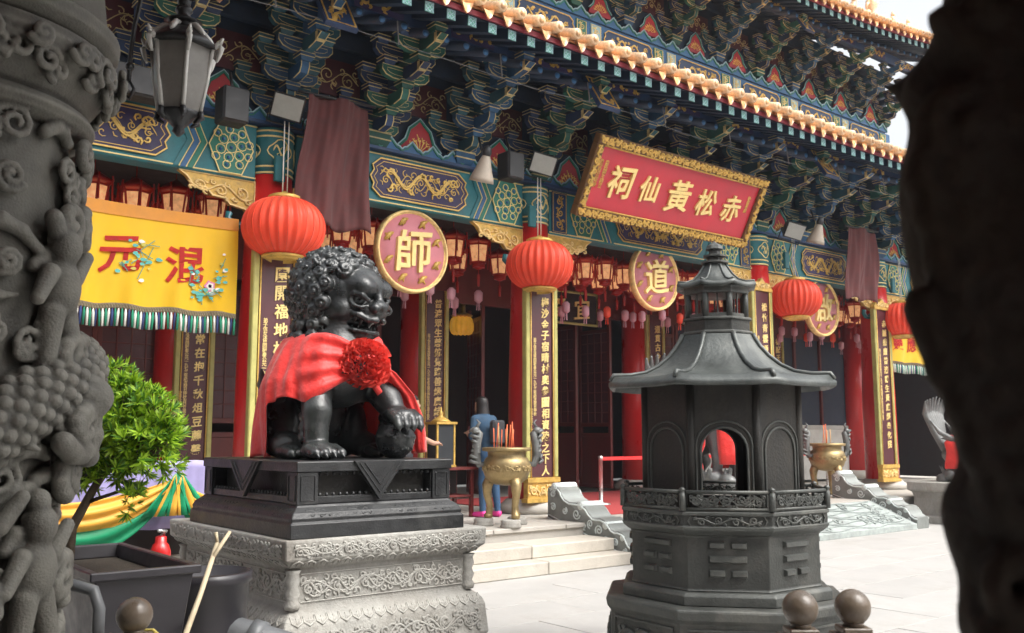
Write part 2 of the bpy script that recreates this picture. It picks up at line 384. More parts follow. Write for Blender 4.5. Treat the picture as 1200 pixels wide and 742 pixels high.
# ------------------------------------------------------------------ sculpting: signed distances and surface nets
class Sculpt:
    def __init__(s, lo, hi, h):
        s.lo = np.array(lo, np.float32); s.h = h
        s.n = np.ceil((np.array(hi)-s.lo)/h).astype(int)+1
        s.ax = [s.lo[i] + h*np.arange(s.n[i], dtype=np.float32) for i in range(3)]
        s.d = np.full(s.n, .2, np.float32)
    def _sl(s, lo, hi, pad):
        sl = []
        for i in range(3):
            a = int(max(0, math.floor((lo[i]-pad-s.lo[i])/s.h))); b = int(min(s.n[i], math.ceil((hi[i]+pad-s.lo[i])/s.h)+1)); sl.append(slice(a, max(a, b)))
        sl = tuple(sl)
        return sl, s.ax[0][sl[0]][:,None,None], s.ax[1][sl[1]][None,:,None], s.ax[2][sl[2]][None,None,:]
    def _mix(s, sl, d, k, cut):
        if 0 in d.shape: return
        a = s.d[sl]
        if cut:
            d = -d
            if k > 0: hh = np.maximum(k-np.abs(a-d), 0)/k; r = np.maximum(a, d)+hh*hh*k*.25
            else: r = np.maximum(a, d)
        elif k > 0: hh = np.maximum(k-np.abs(a-d), 0)/k; r = np.minimum(a, d)-hh*hh*k*.25
        else: r = np.minimum(a, d)
        s.d[sl] = r
    def ell(s, c, r, k=.03, rot=None, cut=False):
        c = np.array(c, np.float32); r = np.array(r if hasattr(r, '__len__') else (r,)*3, np.float32); m = r.max()
        sl, x, y, z = s._sl(c-m, c+m, k+s.h*3)
        x, y, z = x-c[0], y-c[1], z-c[2]
        if rot is not None:
            Q = np.array(Euler(rot).to_matrix().transposed())
            x, y, z = Q[0,0]*x+Q[0,1]*y+Q[0,2]*z, Q[1,0]*x+Q[1,1]*y+Q[1,2]*z, Q[2,0]*x+Q[2,1]*y+Q[2,2]*z
        k0 = np.sqrt((x/r[0])**2+(y/r[1])**2+(z/r[2])**2); k1 = np.sqrt((x/r[0]**2)**2+(y/r[1]**2)**2+(z/r[2]**2)**2)
        d = k0*(k0-1)/np.maximum(k1, 1e-6); d = np.where(k0 < .3, -.7*r.min(), d)
        s._mix(sl, d, k, cut); return s
    def cap(s, a, b, ra, rb=None, k=.03, cut=False):
        rb = ra if rb is None else rb
        a = np.array(a, np.float32); b = np.array(b, np.float32); m = max(ra, rb)
        sl, x, y, z = s._sl(np.minimum(a, b)-m, np.maximum(a, b)+m, k+s.h*3)
        ab = b-a; L = float(ab@ab)+1e-9
        t = np.clip(((x-a[0])*ab[0]+(y-a[1])*ab[1]+(z-a[2])*ab[2])/L, 0, 1)
        d = np.sqrt((x-a[0]-t*ab[0])**2+(y-a[1]-t*ab[1])**2+(z-a[2]-t*ab[2])**2)-(ra+(rb-ra)*t)
        s._mix(sl, d, k, cut); return s
    def chain(s, pts, rad, k=.03, cut=False):
        for i in range(len(pts)-1):
            ra = rad[i] if hasattr(rad, '__len__') else rad; rb = rad[i+1] if hasattr(rad, '__len__') else rad
            s.cap(pts[i], pts[i+1], ra, rb, k, cut)
        return s
    def rev(s, cx, cy, prof, k=.01):
        """solid of revolution about a vertical axis: list of (z, r)."""
        zs = [p[0] for p in prof]; rs = [p[1] for p in prof]; m = max(rs)
        sl, x, y, z = s._sl((cx-m, cy-m, min(zs)), (cx+m, cy+m, max(zs)), .05)
        rr = np.interp(s.ax[2][sl[2]], zs, rs)[None,None,:]
        d = np.sqrt((x-cx)**2+(y-cy)**2)-rr
        d = np.maximum(d, np.maximum(zs[0]-z, z-zs[-1]))
        s._mix(sl, d, k, False); return s
    def mesh(s):
        d = s.d; h = s.h; n = s.n
        ins = d < 0
        c = np.zeros(tuple(n-1), np.int8)
        for i in (0,1):
            for j in (0,1):
                for k in (0,1): c += ins[i:n[0]-1+i, j:n[1]-1+j, k:n[2]-1+k]
        act = (c > 0) & (c < 8); idx = np.argwhere(act); N = len(idx)
        vid = np.full(act.shape, -1, np.int64); vid[act] = np.arange(N)
        acc = np.zeros((N,3)); cnt = np.zeros(N)
        cs = [(i,j,k) for i in (0,1) for j in (0,1) for k in (0,1)]
        val = {q: d[idx[:,0]+q[0], idx[:,1]+q[1], idx[:,2]+q[2]] for q in cs}
        for q in cs:
            for a in range(3):
                if q[a] == 0:
                    p = list(q); p[a] = 1; p = tuple(p); va, vb = val[q], val[p]; mk = (va < 0) != (vb < 0)
                    t = np.where(mk, va/np.where(mk, va-vb, 1), 0); e = np.tile(np.array(q, float), (N,1)); e[:,a] += t
                    acc += e*mk[:,None]; cnt += mk
        V = s.lo + h*(idx + acc/np.maximum(cnt,1)[:,None])
        F = []
        for a in range(3):
            b, c2 = (a+1) % 3, (a+2) % 3
            A = [slice(None)]*3; B = [slice(None)]*3; A[a] = slice(0, n[a]-1); B[a] = slice(1, n[a])
            for x in (b, c2): A[x] = slice(1, n[x]-1); B[x] = slice(1, n[x]-1)
            i0, i1 = ins[tuple(A)], ins[tuple(B)]; ch = np.argwhere(i0 != i1)
            if not len(ch): continue
            flip = i0[tuple(ch.T)]; pos = ch.copy(); pos[:,b] += 1; pos[:,c2] += 1
            def g(db, dc):
                p = pos.copy(); p[:,b] -= db; p[:,c2] -= dc; return vid[p[:,0], p[:,1], p[:,2]]
            q = np.stack([g(1,1), g(0,1), g(0,0), g(1,0)], 1); q[~flip] = q[~flip][:, ::-1]; F.append(q)
        F = np.concatenate(F); F = F[(F >= 0).all(1)]
        return V, F
    def build(s, name, matname, parent=None, smooth=1, dec=None):
        V, F = s.mesh(); me = bpy.data.meshes.new(name)
        me.vertices.add(len(V)); me.vertices.foreach_set('co', V.astype(np.float32).ravel())
        me.loops.add(F.size); me.loops.foreach_set('vertex_index', F.astype(np.int32).ravel())
        me.polygons.add(len(F)); me.polygons.foreach_set('loop_start', np.arange(0, F.size, 4, dtype=np.int32))
        me.update(calc_edges=True); me.validate()
        me.polygons.foreach_set('use_smooth', np.ones(len(me.polygons), bool)); me.materials.append(M(matname)); me.update()
        o = bpy.data.objects.new(name, me); link(o, parent); return o
# ------------------------------------------------------------------ ground, terrace, stairs
def setting(mb, name, m, bevel=0.):
    o = mb.build(name, m, None, bevel); o['kind'] = 'structure'; return o
o = setting(MB().box(-3000, 3000, -3000, 3000, -.5, 0), 'ground', ['paving'])
# paving slabs near enough to tell apart: pale granite slabs with open joints
def slab_grid(parent, name, x0, x1, y0, y1, z, px, py, m, h=.02):
    proto = MB().box(-px/2+.003, px/2-.003, -py/2+.003, py/2-.003, 0, h).mesh(name, [m], .003)
    nx, ny = int((x1-x0)/px), int((y1-y0)/py)
    for j in range(ny):
        for i in range(nx):
            off = (px/2 if j % 2 else 0)
            q = inst(proto, name, parent, (x0+(i+.5)*px+off, y0+(j+.5)*py, z+random.uniform(-.003, .002)))
            q.rotation_euler = (random.uniform(-.002, .002), random.uniform(-.002, .002), 0)
WPOS['ground'] = WPOS[o.name]
g_o = o; slab_grid(g_o, 'paving_slab', 4.0, 16.6, 1.4, 8.3, .004, 1.4, .7, 'paving')
TZ = .45
terr = setting(MB().box(-12, 30, 9.26, 30, 0, TZ-.06), 'terrace', ['terrace_stone'])
for i in range(26):
    x = -2.4+i*1.2
    MB().box(x+.004, x+1.196, 9.22, 9.82, TZ-.058, TZ).build('terrace_edge_slab', 'terrace_stone', terr, .008)
slab_grid(terr, 'terrace_slab', -1, 24, 9.83, 14.0, TZ-.058, 1.25, .7, 'terrace_stone', .055)
stair = setting(MB().box(3.2, 8.72, 8.95, 9.21, .004, .15), 'stairs', ['step_stone'])
for k, (ya, yb, z) in enumerate(((8.36, 8.68, .15), (8.66, 8.98, .30))):
    for i in range(4):
        xa = 3.2+i*1.38; MB().box(xa+.003, xa+1.377, ya, 9.2, z-.149, z).build('step_block', 'step_stone', stair, .012)
for xa in (9.2,):
    pass

# ------------------------------------------------------------------ the temple hall
CX = [.63, 4.97, 9.31, 15.0, 19.34, 23.7]; YC = 11.0; YW = 14.3
hall = thing('temple_hall', (12.1, 11.0, 0), 'red columned temple hall with orange tiled double eaves above painted blue and green brackets', 'temple')
def col_outline(mb, x0, x1, z0, z1, y, r=.009, mi=1, n=4):
    mb.tube([(x0,y,z0),(x1,y,z0),(x1,y,z1),(x0,y,z1)], r, n, mi, closed=True)
def poly_outline(mb, poly, y, r=.009, mi=1):
    mb.tube([(p[0], y, p[1]) for p in poly], r, 4, mi, closed=True)
# columns -----------------------------------------------------------
m_col = MB(); m_col.lathe([(.35, .62), (.345, 2.4), (.30, 4.2), (.262, 4.86)], 28); m_col = m_col.mesh('column', ['red_lacquer'])
m_drum = MB(); m_drum.lathe([(.47, .452), (.49, .50), (.49, .56), (.43, .60), (.40, .64), (.352, .66)], 28); m_drum = m_drum.mesh('column_base', ['terrace_stone'])
cp = MB(); cp.lathe([(.268, 4.84), (.268, 5.40), (.275, 5.44)], 28)
for z in (4.86, 4.94, 5.33, 5.40): cp.lathe([(.270, z-.012), (.280, z), (.270, z+.012)], 28, mi=1, cap=False)
for k in range(4):     # a gilded medallion on each side of the capital
    a = -PI/2 + k*PI/2
    def fn(x, z, a=a): return (math.cos(a + x/.27)*.278, math.sin(a + x/.27)*.278, 5.14+z)
    pts = [(.15*math.cos(t)*(1+.12*math.cos(4*t)), .14*math.sin(t)*(1+.12*math.cos(4*t))) for t in [2*PI*i/20 for i in range(21)]]
    relief(cp, [pts], fn, .010, 1)
    relief(cp, [[(x-.12, z-.12) for x, z in l] for l in dragon_lines(.24, .24, k)[:9]], fn, .008, 1)
m_cap = cp.mesh('capital', ['teal_paint', 'gold_line'])
for x in CX:
    c = inst(m_col, 'column', hall, (x, YC, 0)); inst(m_cap, 'capital', c, (x, YC, 0)); inst(m_drum, 'column_base', c, (x, YC, 0))
m_col2 = MB().lathe([(.32, .62), (.28, 4.9)], 24).mesh('inner_column', ['red_lacquer'])
for x in CX:
    c = inst(m_col2, 'inner_column', hall, (x, YW-.1, 0)); inst(m_drum, 'column_base', c, (x, YW-.1, 0))
# painted tie beams between the columns -----------------------------
def hexpoly(x0, x1, z0, z1, c): return [(x0, (z0+z1)/2), (x0+c, z0), (x1-c, z0), (x1, (z0+z1)/2), (x1-c, z1), (x0+c, z1)]
def cusp(x0, x1, z0, z1, c):
    zm = (z0+z1)/2; h = (z1-z0)/2
    return [(x0, zm), (x0+c*.35, zm-h*.35), (x0+c*.2, zm-h*.6), (x0+c, z0), (x1-c, z0), (x1-c*.2, zm-h*.6), (x1-c*.35, zm-h*.35), (x1, zm), (x1-c*.35, zm+h*.35), (x1-c*.2, zm+h*.6), (x1-c, z1), (x0+c, z1), (x0+c*.2, zm+h*.6), (x0+c*.35, zm+h*.35)]
def beam_panels(xa, xb, yf, z0, z1, parent, seed):
    """gilded and painted face of a beam, laid on its front plane yf."""
    L = xb-xa; xm = (xa+xb)/2; H = z1-z0
    hw = L*.215
    p = MB(); q = cusp(xm-hw, xm+hw, z0+.09, z1-.09, .16); p.prism(q, yf-.022, yf-.002, 0); poly_outline(p, q, yf-.026, .013)
    q2 = cusp(xm-hw+.06, xm+hw-.06, z0+.13, z1-.13, .15); poly_outline(p, q2, yf-.024, .006)
    relief(p, dragon_lines(2*hw-.26, H-.30, seed), lambda x, z: (xm-hw+.13+x, yf-.030, z0+.15+z), .019, 1)
    relief(p, scroll_lines(2*hw-.30, H-.30, .19, seed+3), lambda x, z: (xm-hw+.15+x, yf-.025, z0+.15+z), .009, 1)
    p.build('dragon_panel', ['purple_paint', 'gold'], parent)
    for s in (-1, 1):
        ch = MB(); x1 = xm+s*(hw+.05)
        for k, mi in ((0, 0), (1, 2), (2, 3)):
            a = x1+s*k*.085; b = a+s*.07
            q = [(a, z0+.02), (b, z0+.02), (b+s*.16, (z0+z1)/2), (b, z1-.02), (a, z1-.02), (a+s*.16, (z0+z1)/2)]
            if s < 0: q = q[::-1]
            ch.prism(q, yf-.014-.002*k, yf-.002, mi)
            ch.tube([(b, yf-.018, z0+.02), (b+s*.16, yf-.018, (z0+z1)/2), (b, yf-.018, z1-.02)], .007, 4, 1)
        ch.build('chevron_panel', ['teal_paint', 'gold_line', 'blue_paint', 'green_paint'], parent)
        fx0 = x1+s*.42; fx1 = x1+s*.98; fl = MB(); a, b = min(fx0, fx1), max(fx0, fx1)
        if b-a > .2:
            q = hexpoly(a, b, z0+.04, z1-.04, .14); fl.prism(q, yf-.020, yf-.002, 0); poly_outline(fl, q, yf-.024, .010)
            cxm = (a+b)/2; cz = (z0+z1)/2
            for rr, nn, sz in ((.0, 1, .07), (.14, 6, .06), (.24, 9, .05)):
                for k in range(nn):
                    an = 2*PI*k/nn+.3; ex, ez = cxm+rr*math.cos(an), cz+rr*math.sin(an)*.95
                    if abs(ex-cxm) > (b-a)/2-.05 or abs(ez-cz) > H/2-.08: continue
                    fl.tube([(ex+sz*math.cos(t), yf-.024, ez+sz*math.sin(t)) for t in [2*PI*i/9 for i in range(9)]], .007, 4, 1, closed=True)
                    fl.sphere((ex, yf-.022, ez), .024, 6, 4, 2)
            fl.build('flower_panel', ['green_paint', 'gold_line', 'blue_paint'], parent)
        eb0 = x1+s*1.06; eb1 = xb-.04 if s > 0 else xa+.04; a, b = min(eb0, eb1), max(eb0, eb1)
        if (eb1-eb0)*s > .12:
            e = MB(); e.prism([(a, z0+.03), (b, z0+.03), (b, z1-.03), (a, z1-.03)], yf-.016, yf-.002, 0)
            col_outline(e, a+.02, b-.02, z0+.05, z1-.05, yf-.020, .008)
            relief(e, scroll_lines(H-.16, b-a-.08, .2, seed), lambda x, z: (a+.04+z, yf-.022, z0+.08+x), .010, 1)
            e.build('end_panel', ['navy_paint', 'gold_dull'], parent)
CLOUD = [(0,0)]
def cloud_crest(xa, xb, y, z, parent, s=1.0):
    c = MB(); n = max(2, round((xb-xa)/(.36*s))); u = (xb-xa)/n
    poly = [(xa, z)]
    for i in range(n):
        for k in range(9):
            t = k/8; poly.append((xa+(i+t)*u, z+.05*s+.10*s*math.sin(PI*t)*(1+.35*math.cos(4*PI*t))))
    poly += [(xb, z)]
    c.prism(poly[::-1][::-1] if False else poly[::-1], y, y+.03, 0)
    for off, mi in ((.0, 1), (-.035*s, 2)):
        c.tube([(p[0], y-.008, max(z+.01, p[1]+off)) for p in poly[1:-1]], .012*s, 4, mi, caps=False)
    c.build('cloud_crest', ['blue_paint', 'pale_blue', 'green_paint'], parent)
BZ0, BZ1 = 4.74, 5.46
for i in range(len(CX)-1):
    xa, xb = CX[i]+.27, CX[i+1]-.27
    b = MB().box(xa, xb, 10.86, 11.14, BZ0, BZ1).build('tie_beam', 'teal_paint', hall, .012)
    e = MB()
    for z in (BZ0+.03, BZ1-.03): e.tube([(xa, 10.855, z), (xb, 10.855, z)], .010, 4, 0)
    e.build('gilt_line', 'gold_line', b)
    beam_panels(xa, xb, 10.858, BZ0, BZ1, b, i)
    cloud_crest(CX[i]+.1, CX[i+1]-.1, 10.80, 5.50, hall)
# top plate the brackets stand on
MB().box(CX[0]-.3, CX[-1]+.3, 10.74, 11.2, 5.46, 5.50).build('top_plate', 'navy_paint', hall)
# gilded carved corner brackets beside every column
def corner_bracket(x, s, parent):
    L = .95; prof = [(0, 0), (L, 0), (L-.10, -.06), (L-.18, -.16), (L-.34, -.17), (L-.42, -.25), (L-.58, -.26), (L-.64, -.33), (.12, -.36), (.06, -.42), (0, -.42)]
    q = [(x+s*(.26+px), BZ0-.003+pz) for px, pz in prof]
    if s > 0: q = q[::-1]
    m = MB(); m.prism(q, 10.90, 10.98, 0); poly_outline(m, q, 10.895, .014, 1)
    def fn(u, v): return (x+s*(.26+.03+u), 10.892, BZ0-.035-v*(1-.45*u/L))
    relief(m, scroll_lines(L-.14, .34, .24, int(x*7)+s), fn, .017, 1, 5)
    m.build('carved_corner_bracket', ['gold_dull', 'pale_gold'], parent)
    hk = MB(); cx = x+s*.38
    hk.tube([(cx+s*a, 10.93, BZ0-.43+b) for a, b in ((.18, 0), (.2, -.07), (.12, -.14), (-.02, -.14), (-.08, -.08))], .045, 6, 0)
    hk.tube([(cx+s*a, 10.885, BZ0-.43+b) for a, b in ((.18, 0), (.2, -.07), (.12, -.14), (-.02, -.14), (-.08, -.08))], .012, 4, 1)
    hk.build('bracket_scroll', ['teal_paint', 'pale_blue'], parent)
for i, x in enumerate(CX):
    if i > 0: corner_bracket(x, -1, hall)
    if i < len(CX)-1: corner_bracket(x, 1, hall)
# bracket sets ------------------------------------------------------
def arm_poly(L, h, ce=.16):
    a = L/2
    return [(-a, h), (-a, h*.55), (-a+ce*.35, h*.18), (-a+ce, 0), (a-ce, 0), (a-ce*.35, h*.18), (a, h*.55), (a, h)]
def cross_arm(L, m):
    mb = MB(); p = arm_poly(L, .165); mb.prism(p, -.045, .045, 0); poly_outline(mb, p, -.048, .0078, 1); poly_outline(mb, [(x*.80, .09+(z-.09)*.45) for x, z in p], -.046, .004, 1)
    return mb.mesh('cross_arm', [m, 'edge_gold'], fixn=False)
def proj_arm(L, m, beak):
    h = .165; mb = MB()
    p = [(.2, 0), (.2, h), (-L, h), (-L-(.12 if beak else 0), h*.62), (-L+.04, h*.16), (-L+.2, 0)]
    mb.prism(p, -.05, .05, 0, plane='yz')
    for x in (-.054, .054): mb.tube([(x, a, b) for a, b in p[2:]], .0078, 4, 1)
    if beak: mb.box(-.056, .056, -L-.02, -L+.03, h*.2, h*.9, 1)
    return mb.mesh('projecting_arm', [m, 'edge_gold'])
def dou(w, m):
    mb = MB(); a, b = w/2, w*.36
    mb.add([(-b,-b,0),(b,-b,0),(b,b,0),(-b,b,0),(-a,-a,.05),(a,-a,.05),(a,a,.05),(-a,a,.05),(-a,-a,.10),(a,-a,.10),(a,a,.10),(-a,a,.10)],
           [(3,2,1,0),(0,1,5,4),(1,2,6,5),(2,3,7,6),(3,0,4,7),(4,5,9,8),(5,6,10,9),(6,7,11,10),(7,4,8,11),(8,9,10,11)], 0)
    e = a+.003
    mb.tube([(-e,-e,.097),(e,-e,.097),(e,e,.097),(-e,e,.097)], .007, 4, 1, closed=True)
    mb.tube([(-e,-e,.05),(e,-e,.05)], .006, 4, 1); mb.tube([(-e,-e,.05),(-e,e,.05)], .006, 4, 1)
    return mb.mesh('bearing_block', [m, 'edge_gold'])
ARM = {}
for m in ('bracket_navy', 'bracket_teal', 'bracket_green', 'bracket_blue'):
    for L in (.72, .92, 1.14): ARM[m, L] = cross_arm(L, m)
    for k in range(4): ARM[m, 'p', k] = proj_arm(.42+.38*k, m, k >= 2)
    ARM[m, 'd'] = dou(.19, m); ARM[m, 'D'] = dou(.34, m)
def bracket_set(x, y, z, s, parent, alt):
    A, B = (('bracket_navy', 'bracket_green') if alt else ('bracket_teal', 'bracket_blue'))
    sc = (s, s, s)
    root = inst(ARM[B, 'D'], 'bracket_set', parent, (x, y, z), (0,0,0), (s, s, s*2))
    def P(src, n, dy, dz, dx=0):
        o = inst(src, n, root, (x+dx*s, y+dy*s, z+dz*s)); 
        o.location = (dx, dy, dz/2); o.scale = (1, 1, .5); return o
    for k in range(4):
        zz = .20+.26*k
        P(ARM[A if k % 2 == 0 else B, 'p', k], 'projecting_arm', 0, zz)
        for j in range(max(0, k-1), k+1):
            L = .72 if j == k else .92
            if j == 0 and k == 1: L = 1.14
            P(ARM[B if (k+j) % 2 == 0 else A, L], 'cross_arm', -.38*j+.002*k, zz+.002)
            for dx in (-L/2+.09, L/2-.09): P(ARM[A, 'd'], 'bearing_block', -.38*j, zz+.165, dx)
        P(ARM[B, 'd'], 'bearing_block', -.38*(k+1), zz+.165)
    return root
fl_lines = []
for k in range(7):
    a = PI*(.08+.84*k/6); fl_lines.append([(.04*math.cos(a), .08+.04*math.sin(a)), (.13*math.cos(a), .10+.13*math.sin(a)), (.17*math.cos(a+.25), .10+.20*math.sin(a+.25)*(1.2 if k == 3 else 1))])
    fl_lines.append(spiral(.15*math.cos(a), .10+.15*math.sin(a), .035, 1, a, 1, 6))
def arch_poly(w, h): return [(-w, 0), (w, 0), (w*.92, h*.22), (w*.62, h*.42), (w*.46, h*.72), (w*.22, h*.86), (0, h), (-w*.22, h*.86), (-w*.46, h*.72), (-w*.62, h*.42), (-w*.92, h*.22)]
ap = MB(); q = arch_poly(.36, .56); ap.prism(q, -.02, .02, 0)
ap.tube([(p[0]*1.02, -.03, p[1]*1.02) for p in q[2:]+[q[1]][:0]], .022, 5, 2); ap.tube([(p[0]*1.12, -.03, p[1]*1.06) for p in q[2:]], .014, 4, 3)
relief(ap, [[(x, z) for x, z in l] for l in fl_lines], lambda x, z: (x*1.15, -.025, z*1.05), .012, 1)
m_arch = ap.mesh('flame_panel', ['panel_red', 'gold', 'green_paint', 'pale_blue'])
def eave(y0, z0, s, xs, xe, posts, eave_x0, eave_x1, tag_):
    """brackets, purlin, two rows of rafters, fascia, tiled edge and roof slope on the wall plane y0."""
    up = lambda x: .6*max(0, (x-14.5)/9.)**2 if True else 0
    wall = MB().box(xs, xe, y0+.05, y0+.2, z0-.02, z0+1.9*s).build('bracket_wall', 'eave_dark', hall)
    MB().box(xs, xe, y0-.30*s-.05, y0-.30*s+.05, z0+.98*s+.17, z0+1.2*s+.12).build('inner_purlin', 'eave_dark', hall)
    for i in range(len(posts)-1):
        a, b = posts[i]+.22, posts[i+1]-.22; pb = MB(); pb.box(a, b, y0+.02, y0+.048, z0+.62*s, z0+1.12*s, 0)
        relief(pb, scroll_lines(b-a-.06, .44*s, .3*s, i), lambda x, z: (a+.03+x, y0+.012, z0+.65*s+z), .010*s, 1); pb.build('painted_board', ['maroon_board', 'edge_gold'], hall)
    for i in range(len(posts)):
        bracket_set(posts[i], y0, z0, s, hall, i % 2 == 0)
        if i < len(posts)-1: inst(m_arch, 'flame_panel', hall, ((posts[i]+posts[i+1])/2, y0-.02, z0+.0), (0,0,0), (s, s, s*.95))
    # purlin with gilt dragons between the bracket heads
    yp = y0-1.30*s; za, zb = z0+1.24*s, z0+1.24*s+.30*s
    pl = MB().box(xs-.4, xe+.6, yp, yp+.16*s, za, zb).build('eave_purlin', 'navy_paint', hall, .01)
    for i in range(len(posts)-1):
        a, b = posts[i]+.12, posts[i+1]-.12; m = MB()
        m.box(a+.25, b-.25, yp-.012, yp-.002, za+.03, zb-.03, 1)
        relief(m, dragon_lines(b-a-.5, (zb-za)-.06, i), lambda x, z: (a+.25+x, yp-.018, za+.03+z), .015*s, 0)
        m.build('dragon_relief', ['gold_dull', 'purple_paint'], pl)
    pitch = .316; slope = .36
    ye, ze = y0-2.08*s, z0+1.13*s                 # lower edge of the flying rafters
    n = int((eave_x1-eave_x0)/pitch)
    r1 = MB(); h = .065; Ln = 1.3*s
    r1.add([(-h,0,-h),(h,0,-h),(h,0,h),(-h,0,h),(-h,Ln,-h+Ln*slope),(h,Ln,-h+Ln*slope),(h,Ln,h+Ln*slope),(-h,Ln,h+Ln*slope)], [(0,1,2,3),(1,5,6,2),(4,0,3,7),(5,4,7,6),(1,0,4,5),(3,2,6,7)][0:1], 1)
    r1.add([(-h,0,-h),(h,0,-h),(h,0,h),(-h,0,h),(-h,Ln,-h+Ln*slope),(h,Ln,-h+Ln*slope),(h,Ln,h+Ln*slope),(-h,Ln,h+Ln*slope)], [(1,5,6,2),(4,0,3,7),(5,4,7,6),(1,0,4,5),(3,2,6,7)], 0)
    e = h*.86; r1.tube([(-e,-.004,-e),(e,-.004,-e),(e,-.004,e),(-e,-.004,e)], .009, 4, 2, closed=True)
    for a, b in (((-e,-e),(e,e)), ((-e,e),(e,-e)), ((-e,0),(0,e)), ((0,e),(e,0)), ((e,0),(0,-e)), ((0,-e),(-e,0))): r1.tube([(a[0],-.004,a[1]),(b[0],-.004,b[1])], .006, 4, 2)
    m_r1 = r1.mesh('flying_rafter', ['rafter_blue', 'rafter_green', 'pale_blue'])
    r2 = MB(); L2 = 1.5*s
    T = Matrix.Shear('XY', 4, (0, 0)) if False else None
    r2.tube([(0,0,0),(0,L2,L2*slope)], .062, 10, 0); r2.tube([(0,-.012,0),(0,-.002,0)], .045, 8, 1)
    m_r2 = r2.mesh('round_rafter', ['rafter_blue', 'blue_paint'])
    t1 = MB(); t1.tube([(0,-.10,-.02),(0,-.085,-.018),(0,.02,.01),(0,.5,.5*slope)], [.058,.074,.075,.074], 12, 0); t1.tube([(0,-.112,-.024),(0,-.095,-.02)], [.036,.043], 10, 1)
    m_t1 = t1.mesh('end_tile', ['tile_cream', 'tile_orange'])
    t2 = MB(); P = []
    for i in range(7):
        u = -1+i/3; x = u*.125; zz = -.055*(1-u*u)
        P.append([(x, .4, zz+.14), (x, 0, zz), (x*.9, -.02, zz-.02-.055*(1-u*u)), (x*.75, -.03, zz-.03-.10*(1-abs(u)**1.6))])
    t2.grid(P, 0); t2.grid([[(p[0], p[1]+.02, p[2]-.004) for p in r_] for r_ in P][::-1], 0)
    m_t2 = t2.mesh('drip_tile', ['tile_orange'])
    tz = ze+.13
    for i in range(n):
        x = eave_x0+(i+.5)*pitch; u = up(x)
        inst(m_r1, 'flying_rafter', hall, (x, ye, ze+u)); inst(m_r2, 'round_rafter', hall, (x+.0, ye+.56*s, ze-.04+u))
        inst(m_t1, 'end_tile', hall, (x, ye-.12, tz+.11+u), (random.uniform(-.05,.05), 0, random.uniform(-.05,.05))); inst(m_t2, 'drip_tile', hall, (x+pitch/2, ye-.10, tz+.085+u), (random.uniform(-.1,.1), 0, 0))
    X = [eave_x0+(eave_x1-eave_x0)*i/30 for i in range(31)]
    def strip(prof, name, m):
        k = len(prof); vs = [(x, a, b+up(x)) for x in X for a, b in prof]; fs = []
        for i in range(30):
            for j in range(k): fs.append((i*k+j, (i+1)*k+j, (i+1)*k+(j+1) % k, i*k+(j+1) % k))
        fs += [tuple(range(k)), tuple(30*k+j for j in range(k-1, -1, -1))]
        return MB().add(vs, fs).build(name, m, hall, fixn=True)
    strip([(ye-.05, ze+.067), (ye-.05, ze+.135), (ye+.0, ze+.15), (ye+.0, ze+.08)], 'fascia_board', 'maroon_paint')
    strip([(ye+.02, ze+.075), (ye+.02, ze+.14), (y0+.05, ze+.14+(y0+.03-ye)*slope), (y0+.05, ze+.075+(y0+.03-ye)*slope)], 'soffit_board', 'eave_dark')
    strip([(ye-.07, tz+.015), (ye-.07, tz+.05), (y0+2.2, tz+.05+(y0+2.27-ye)*(slope+.06)), (y0+2.2, tz+.015+(y0+2.27-ye)*(slope+.06))], 'roof_slope', 'tile_brown')
    tr = MB()
    for i in range(n):
        x = eave_x0+(i+.5)*pitch; a, b = ye+.35, y0+2.15
        tr.tube([(x, a, tz+.16+up(x)+(a-ye)*slope), (x, (a+b)/2, tz+.07+up(x)+((a+b)/2-ye)*(slope+.055)), (x, b, tz+.07+up(x)+(b-ye)*(slope+.06))], .10, 6, 0)
    tr = tr.build('tile_course', 'tile_orange', hall); tr['kind'] = 'stuff'
def posts_for(xs):
    out = []
    for i in range(len(xs)-1):
        k = round((xs[i+1]-xs[i])/1.43)
        out += [xs[i]+(xs[i+1]-xs[i])*j/k for j in range(k)]
    return out+[xs[-1]]
EY, EZ = 10.92, 5.51
eave(EY, EZ, 1.0, .3, 24.0, posts_for(CX), 2.6, 25.2, 'lower')
UY, UZ = 12.9, 9.98
ux = [3.4, 7.7, 12.0, 17.9, 23.6]
eave(UY, UZ, .86, 2.6, 23.9, posts_for(ux), 9.0, 24.3, 'upper')
# beam ends carved and gilded over each column
for x in CX[1:]:
    bm_ = MB(); bm_.box(-.21, .21, -.03, .03, -.32, .32, 0); col_outline(bm_, -.18, .18, -.29, .29, -.036, .012)
    relief(bm_, dragon_lines(.56, .32, int(x)), lambda u, v: (v-.16, -.036, u-.28), .014, 1)
    o_ = MB(); o_.v, o_.f, o_.m, o_.s = bm_.v, bm_.f, bm_.m, bm_.s
    me = o_.mesh('gilt_beam_end', ['navy_paint', 'gold_dull'])
    inst(me, 'gilt_beam_end', hall, (x, EY-1.52, EZ+1.02), (R(-32), 0, 0))
for x in ux[2:4]:
    inst(me, 'gilt_beam_end', hall, (x, UY-1.35, UZ+.86), (R(-32), 0, 0), (.86, .86, .86))
